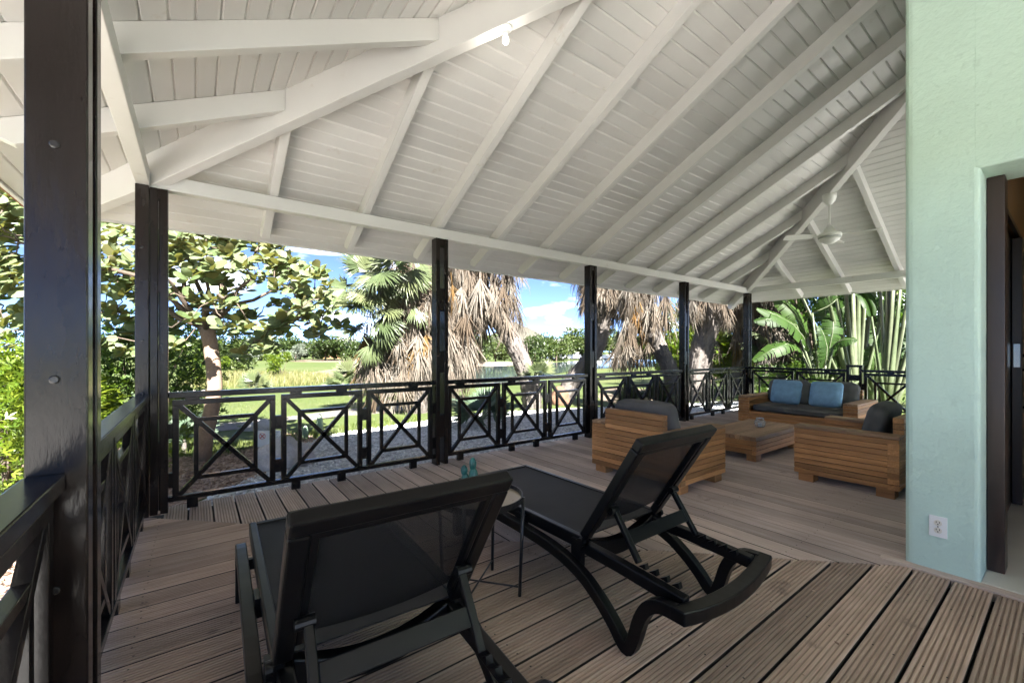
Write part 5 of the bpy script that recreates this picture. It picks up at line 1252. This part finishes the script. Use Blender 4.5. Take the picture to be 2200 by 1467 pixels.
travellers('fan of pale stalks at the edge of the mint wall', 1905, 9.6, [(1872, 680, 2, 0.7), (1890, 590, 2, 0.9), (1908, 600, 2, 1.0), (1922, 560, 1, 1.0), (1938, 590, 1, 1.0), (1955, 620, 1, 0.9), (1985, 640, 1, 0.9), (2010, 690, 1, 0.8)])
b = Vector(gpt(1765, 10.2)); t = thing('banana_plant', b, 'banana plant with broad bright leaves leaning left over the far railing corner', 'banana plant', 'giant leaved plants behind the right railing'); org = tuple(b)
mb = MB(); mb.tube([(0, 0, -.1), (0.05, 0, 0.5), (0.08, 0, 0.9)], [0.11, 0.09, 0.06], 10); mb.build('trunk', 'banana_stalk', t, smooth=True)
def banana_leaf(x0, y0, x1, y1, d0, d1, w_, face, bend=0.12):
    """a broad leaf from its stalk end to its tip"""
    a = at(x0, y0, d0); e = at(x1, y1, d1); L_ = (e - a).length
    ax = (e - a).normalized(); n_ = Vector(face).normalized(); sx = ax.cross(n_).normalized(); n_ = sx.cross(ax)
    mb = MB(); n = 24
    def edge(f, q, h, dp): 
        c_ = a.lerp(e, f) + n_ * math.sin(math.pi * f) * bend * L_; wd = w_ / 2 * (math.sin(math.pi * (0.06 + 0.92 * f)) ** 0.6)
        return tuple(c_ + sx * wd * q + n_ * wd * (h - dp) - Vector(org))
    for sd_ in (-1, 1):
        i = 0
        while i < n:
            k = random.choice((1, 2, 3, 4)); j = min(n, i + k); dp = random.uniform(0, 0.30); cut = random.uniform(0.10, 0.45) / n; ln_ = random.uniform(0.86, 1.05)
            b0 = len(mb.v); m_ = 3
            for c in range(m_ + 1):
                f = (i + (j - i) * c / m_) / n; g_ = f + (cut if c == 0 and i else -cut if c == m_ and j < n else 0)
                mb.v += [edge(f, 0, 0, 0), edge((f + g_) / 2, sd_ * .5, -.02, dp * .3), edge(g_, sd_ * ln_, -.22, dp)]
            for c in range(m_):
                q = b0 + c * 3; mb.f += [(q, q+1, q+4, q+3), (q+1, q+2, q+5, q+4)]
            i = j
    st = MB(); st.tube([Vector((0.03, 0, 0.35)), (a - Vector(org)) * 0.6 + Vector((0, 0, 0.12)), a - Vector(org)], [0.045, 0.03, 0.022], 7); so = st.build('leaf_stalk', 'banana_stalk', t, smooth=True)
    lo_ = mb.build('leaf_blade', 'banana_leaf', so, smooth=True, fix=False)
    rb_ = MB(); rb_.tube([a.lerp(e, f) + n_ * (math.sin(math.pi * f) * bend * L_ + 0.006) - Vector(org) for f in (0, .25, .5, .75, .97)], [0.02, 0.017, 0.013, 0.009, 0.004], 5); rb_.build('midrib', 'banana_stalk', so, smooth=True)
UPF = (-FW * 0.7 + Vector((0, 0, 0.7)))
banana_leaf(1738, 752, 1626, 662, 10.2, 9.8, 0.52, UPF)
banana_leaf(1712, 700, 1620, 690, 10.6, 10.5, 0.45, UPF)
banana_leaf(1735, 725, 1665, 640, 10.8, 10.9, 0.5, UPF - RT * 0.4)
banana_leaf(1722, 755, 1618, 775, 10.4, 9.9, 0.45, UPF, 0.25)
banana_leaf(1768, 790, 1760, 700, 9.9, 9.8, 0.42, -FW + RT * 0.5)
banana_leaf(1775, 770, 1790, 668, 10.2, 10.3, 0.50, -FW - RT * 0.3)
banana_leaf(1790, 745, 1842, 730, 10.0, 9.6, 0.36, UPF, 0.2)
banana_leaf(1770, 700, 1765, 640, 10.9, 11.0, 0.55, -FW)
banana_leaf(1800, 790, 1832, 745, 10.6, 10.8, 0.6, -FW + RT * 0.4)
banana_leaf(1880, 800, 1868, 745, 10.4, 10.4, 0.6, -FW)
banana_leaf(1745, 670, 1800, 640, 10.0, 9.8, 0.5, Vector((0, 0, -1)) - FW * 0.5, 0.1)
b = Vector(gpt(1875, 11.6)); t = thing('banana_plant', b, 'dark broad leaved plant filling the gap under the eave at the mint wall', 'banana plant', 'giant leaved plants behind the right railing'); org = tuple(b)
mb = MB(); mb.tube([(0, 0, -.1), (0.05, 0, 0.7), (0.08, 0, 1.3)], [0.12, 0.10, 0.06], 10); mb.build('trunk', 'banana_stalk', t, smooth=True)
for x0, y0, x1, y1, w_, fc in ((1850, 640, 1790, 680, 0.6, UPF), (1862, 630, 1840, 700, 0.62, -FW), (1890, 640, 1905, 700, 0.6, -FW + RT * 0.4), (1905, 660, 1945, 690, 0.6, UPF), (1870, 690, 1880, 790, 0.5, -FW), (1800, 720, 1770, 640, 0.6, -FW), (1930, 700, 1950, 780, 0.55, -FW), (1880, 620, 1930, 610, 0.6, Vector((0, 0, -1)) - FW), (1820, 610, 1760, 640, 0.6, Vector((0, 0, -1)) - FW), (1850, 760, 1810, 800, 0.5, UPF), (1905, 760, 1930, 815, 0.5, UPF)):
    banana_leaf(x0, y0, x1, y1, 11.4 + random.uniform(-.3, .3), 11.0 + random.uniform(-.3, .3), w_, fc, 0.15)
# ================================================================== FAR TREES
def tree_mesh(name, mat, n, leaf, seed, flat=0.65, blobs=9):
    rs = np.random.default_rng(seed); C_ = rs.normal(size=(blobs, 3)) * np.array([0.42, 0.42, 0.26]); C_[:, 2] += 0.55; R_ = rs.uniform(0.25, 0.42, blobs)
    i = rs.integers(0, blobs, n); v = rs.normal(size=(n, 3)); v /= np.linalg.norm(v, axis=1, keepdims=True); v *= (rs.random(n) ** 0.3)[:, None]
    P = C_[i] + v * R_[i][:, None] * np.array([1, 1, flat]); P[:, 2] = np.clip(P[:, 2], 0.05, None)
    D = v + rs.normal(size=(n, 3)) * 0.5; N = np.tile([0, 0, 1.], (n, 1)) + v * 0.6 + rs.normal(size=(n, 3)) * 0.4
    return cloud_mesh(name, P, D, N, rs.uniform(leaf * .6, leaf * 1.3, n), CARD, mat)
CR = {m_: [tree_mesh('crown', m_, 2300, 0.10, s + 40 * j) for s in range(2)] for j, m_ in enumerate(('tree_leaf', 'tree_leaf_light', 'tree_leaf_silver'))}
tm = MB(); tm.tube([(0, 0, -.05), (0.02, 0, .25), (-.02, .02, .55)], [0.035, 0.025, 0.015], 6); tm.tube([(0.01, 0, .22), (.18, .05, .55)], [0.018, 0.008], 5); tm.tube([(0.01, 0, .25), (-.2, -.06, .52)], [0.018, 0.008], 5)
TRK = tm.mesh('trunk'); TRK.materials.append(MT['bark_dark'])
def far_tree(px, d, h, wd, mat, label, group):
    p = Vector(gpt(px, d)); t = thing('far_tree', p, label, 'tree', group, random.uniform(0, 6.28))
    o = link('trunk', TRK, t); o.scale = (h, h, h)
    o = link('crown', random.choice(CR[mat]), t); o.scale = (wd, wd, h); o.rotation_euler = (0, 0, random.uniform(0, 6.28))
ORD = ['first', 'second', 'third', 'fourth', 'fifth', 'sixth', 'seventh', 'eighth', 'ninth', 'tenth', 'eleventh', 'twelfth', 'thirteenth', 'fourteenth', 'fifteenth', 'sixteenth']
cnt = {}
def nth(key):
    cnt[key] = cnt.get(key, -1) + 1; return ORD[cnt[key]]
kinds = {'tree_leaf': 'dark green', 'tree_leaf_light': 'light green', 'tree_leaf_silver': 'silvery grey'}
pxs = [200 + i * 26 for i in range(25)]
for i, px in enumerate(pxs):
    mt = ['tree_leaf_light', 'tree_leaf', 'tree_leaf', 'tree_leaf_light', 'tree_leaf'][i % 5]
    far_tree(px + random.uniform(-8, 8), random.uniform(104, 128), random.uniform(5.2, 7.6), random.uniform(5.0, 7.5), mt, f'{nth((0, mt))} {kinds[mt]} tree from the left in the wood edge across the lawn', 'wood edge across the left lawn')
far_tree(526, 98, 4.8, 3.6, 'tree_leaf_silver', 'silvery tree in the wood edge right of the sea grape trunk', 'silvery trees')
far_tree(635, 98, 3.2, 3.4, 'tree_leaf_silver', 'low silvery bush at the wood edge farther right', 'silvery trees')
far_tree(480, 40, 3.1, 3.1, 'tree_leaf_light', 'lone small round tree on the lawn right of the sea grape trunk', None)
far_tree(410, 75, 4.2, 3.4, 'tree_leaf_light', 'lone small tree on the lawn left of the sea grape trunk', None)
for px, d, h, wd, mt in sorted(((1000, 82, 5.5, 5, 'tree_leaf_light'), (1030, 78, 5.0, 4.5, 'tree_leaf'), (1065, 90, 5.2, 5, 'tree_leaf_light'), (1150, 95, 6.4, 5, 'tree_leaf'), (1172, 100, 6.6, 5.5, 'tree_leaf'), (1195, 98, 5.6, 5, 'tree_leaf_light'), (1225, 130, 8.5, 8, 'tree_leaf_light'), (1250, 128, 8.2, 7, 'tree_leaf_light'), (1218, 150, 9, 9, 'tree_leaf'), (1310, 125, 8.0, 9, 'tree_leaf_light'), (1350, 130, 8.0, 9, 'tree_leaf_light'), (1390, 120, 7.5, 8, 'tree_leaf'), (1430, 125, 7.5, 9, 'tree_leaf_light'), (1480, 110, 7.5, 9, 'tree_leaf'), (1530, 90, 7.5, 8, 'tree_leaf_light'), (1580, 90, 7, 8, 'tree_leaf'), (1640, 80, 7, 8, 'tree_leaf_light'), (1700, 70, 7, 8, 'tree_leaf'), (1100, 110, 5, 6, 'tree_leaf'), (940, 105, 6, 7, 'tree_leaf'), (880, 110, 6.5, 7, 'tree_leaf'), (860, 105, 5.5, 6, 'tree_leaf_light'))):
    far_tree(px, d, h, wd, mt, f'{nth((1, mt))} {kinds[mt]} tree from the left on the far pond shore', 'trees on the far pond shore')
# ================================================================== FAR HOUSES AND CARS
def far_house(px, d, wd, ht, wallm, roofm, label, win=3):
    p = Vector(gpt(px, d)); t = thing('far_house', p, label, 'house', None, -TH)
    mb = MB(); mb.box(-wd/2, wd/2, 0, 7, 0, ht); mb.build('wall', wallm, t)
    mb = MB(); mb.prism([(-wd/2 - .6, -0.6, ht), (-wd/2 - .6, 7.6, ht), (-wd/2 - .6, 3.5, ht + 2.0)], (wd + 1.2, 0, 0)); mb.build('roof', roofm, t)
    for i in range(win):
        x = -wd/2 + (i + .5) * wd / win
        mb = MB(); mb.box(x - .6, x + .6, -0.05, -0.01, ht * .35, ht * .75); mb.build('window', 'far_glass', t)
far_house(722, 140, 9, 4.6, 'house_orange', 'house_grey', 'orange house with a grey roof above the trees at left')
far_house(1205, 138, 13, 4.4, 'house_white', 'house_grey', 'white house with a pale roof beyond the pond')
def car_proto(body):
    mb = MB(); mb.prism([(-2.1, -.85, .35), (2.1, -.85, .35), (2.15, -.85, .75), (1.3, -.85, .92), (.7, -.85, 1.42), (-1.2, -.85, 1.45), (-1.9, -.85, .95), (-2.15, -.85, .85)], (0, 1.7, 0)); b = mb.mesh('body'); b.materials.append(MT[body])
    mb = MB(); mb.prism([(1.15, -.87, .96), (.66, -.87, 1.34), (-1.15, -.87, 1.36), (-1.65, -.87, .98)], (0, 1.74, 0)); g = mb.mesh('windows'); g.materials.append(MT['far_glass'])
    return b, g
wm = MB(); wm.tube([(0, -.1, 0), (0, .1, 0)], 0.33, 12); WH = wm.mesh('wheel'); WH.materials.append(MT['rubber'])
CARS = {c: car_proto(c) for c in ('car_white', 'car_silver', 'car_dark')}
cw = {'car_white': 'white', 'car_silver': 'silver', 'car_dark': 'dark'}
for i, (px, d) in enumerate(((1186, 112), (1196, 112), (1206, 114), (1226, 118), (1240, 118), (1282, 116), (1296, 116), (1312, 118), (1326, 118))):
    c = ('car_dark', 'car_silver', 'car_white')[i % 3]; p = Vector(gpt(px, d)); t = thing('parked_car', p, f'{nth((2, c))} tiny {cw[c]} car from the left parked beyond the pond', 'car', 'cars parked beyond the pond', -TH + random.uniform(-.5, .5))
    link('body', CARS[c][0], t); link('windows', CARS[c][1], t)
    for x in (-1.3, 1.3):
        for y in (-.8, .8): link('wheel', WH, t, (x, y, .33))
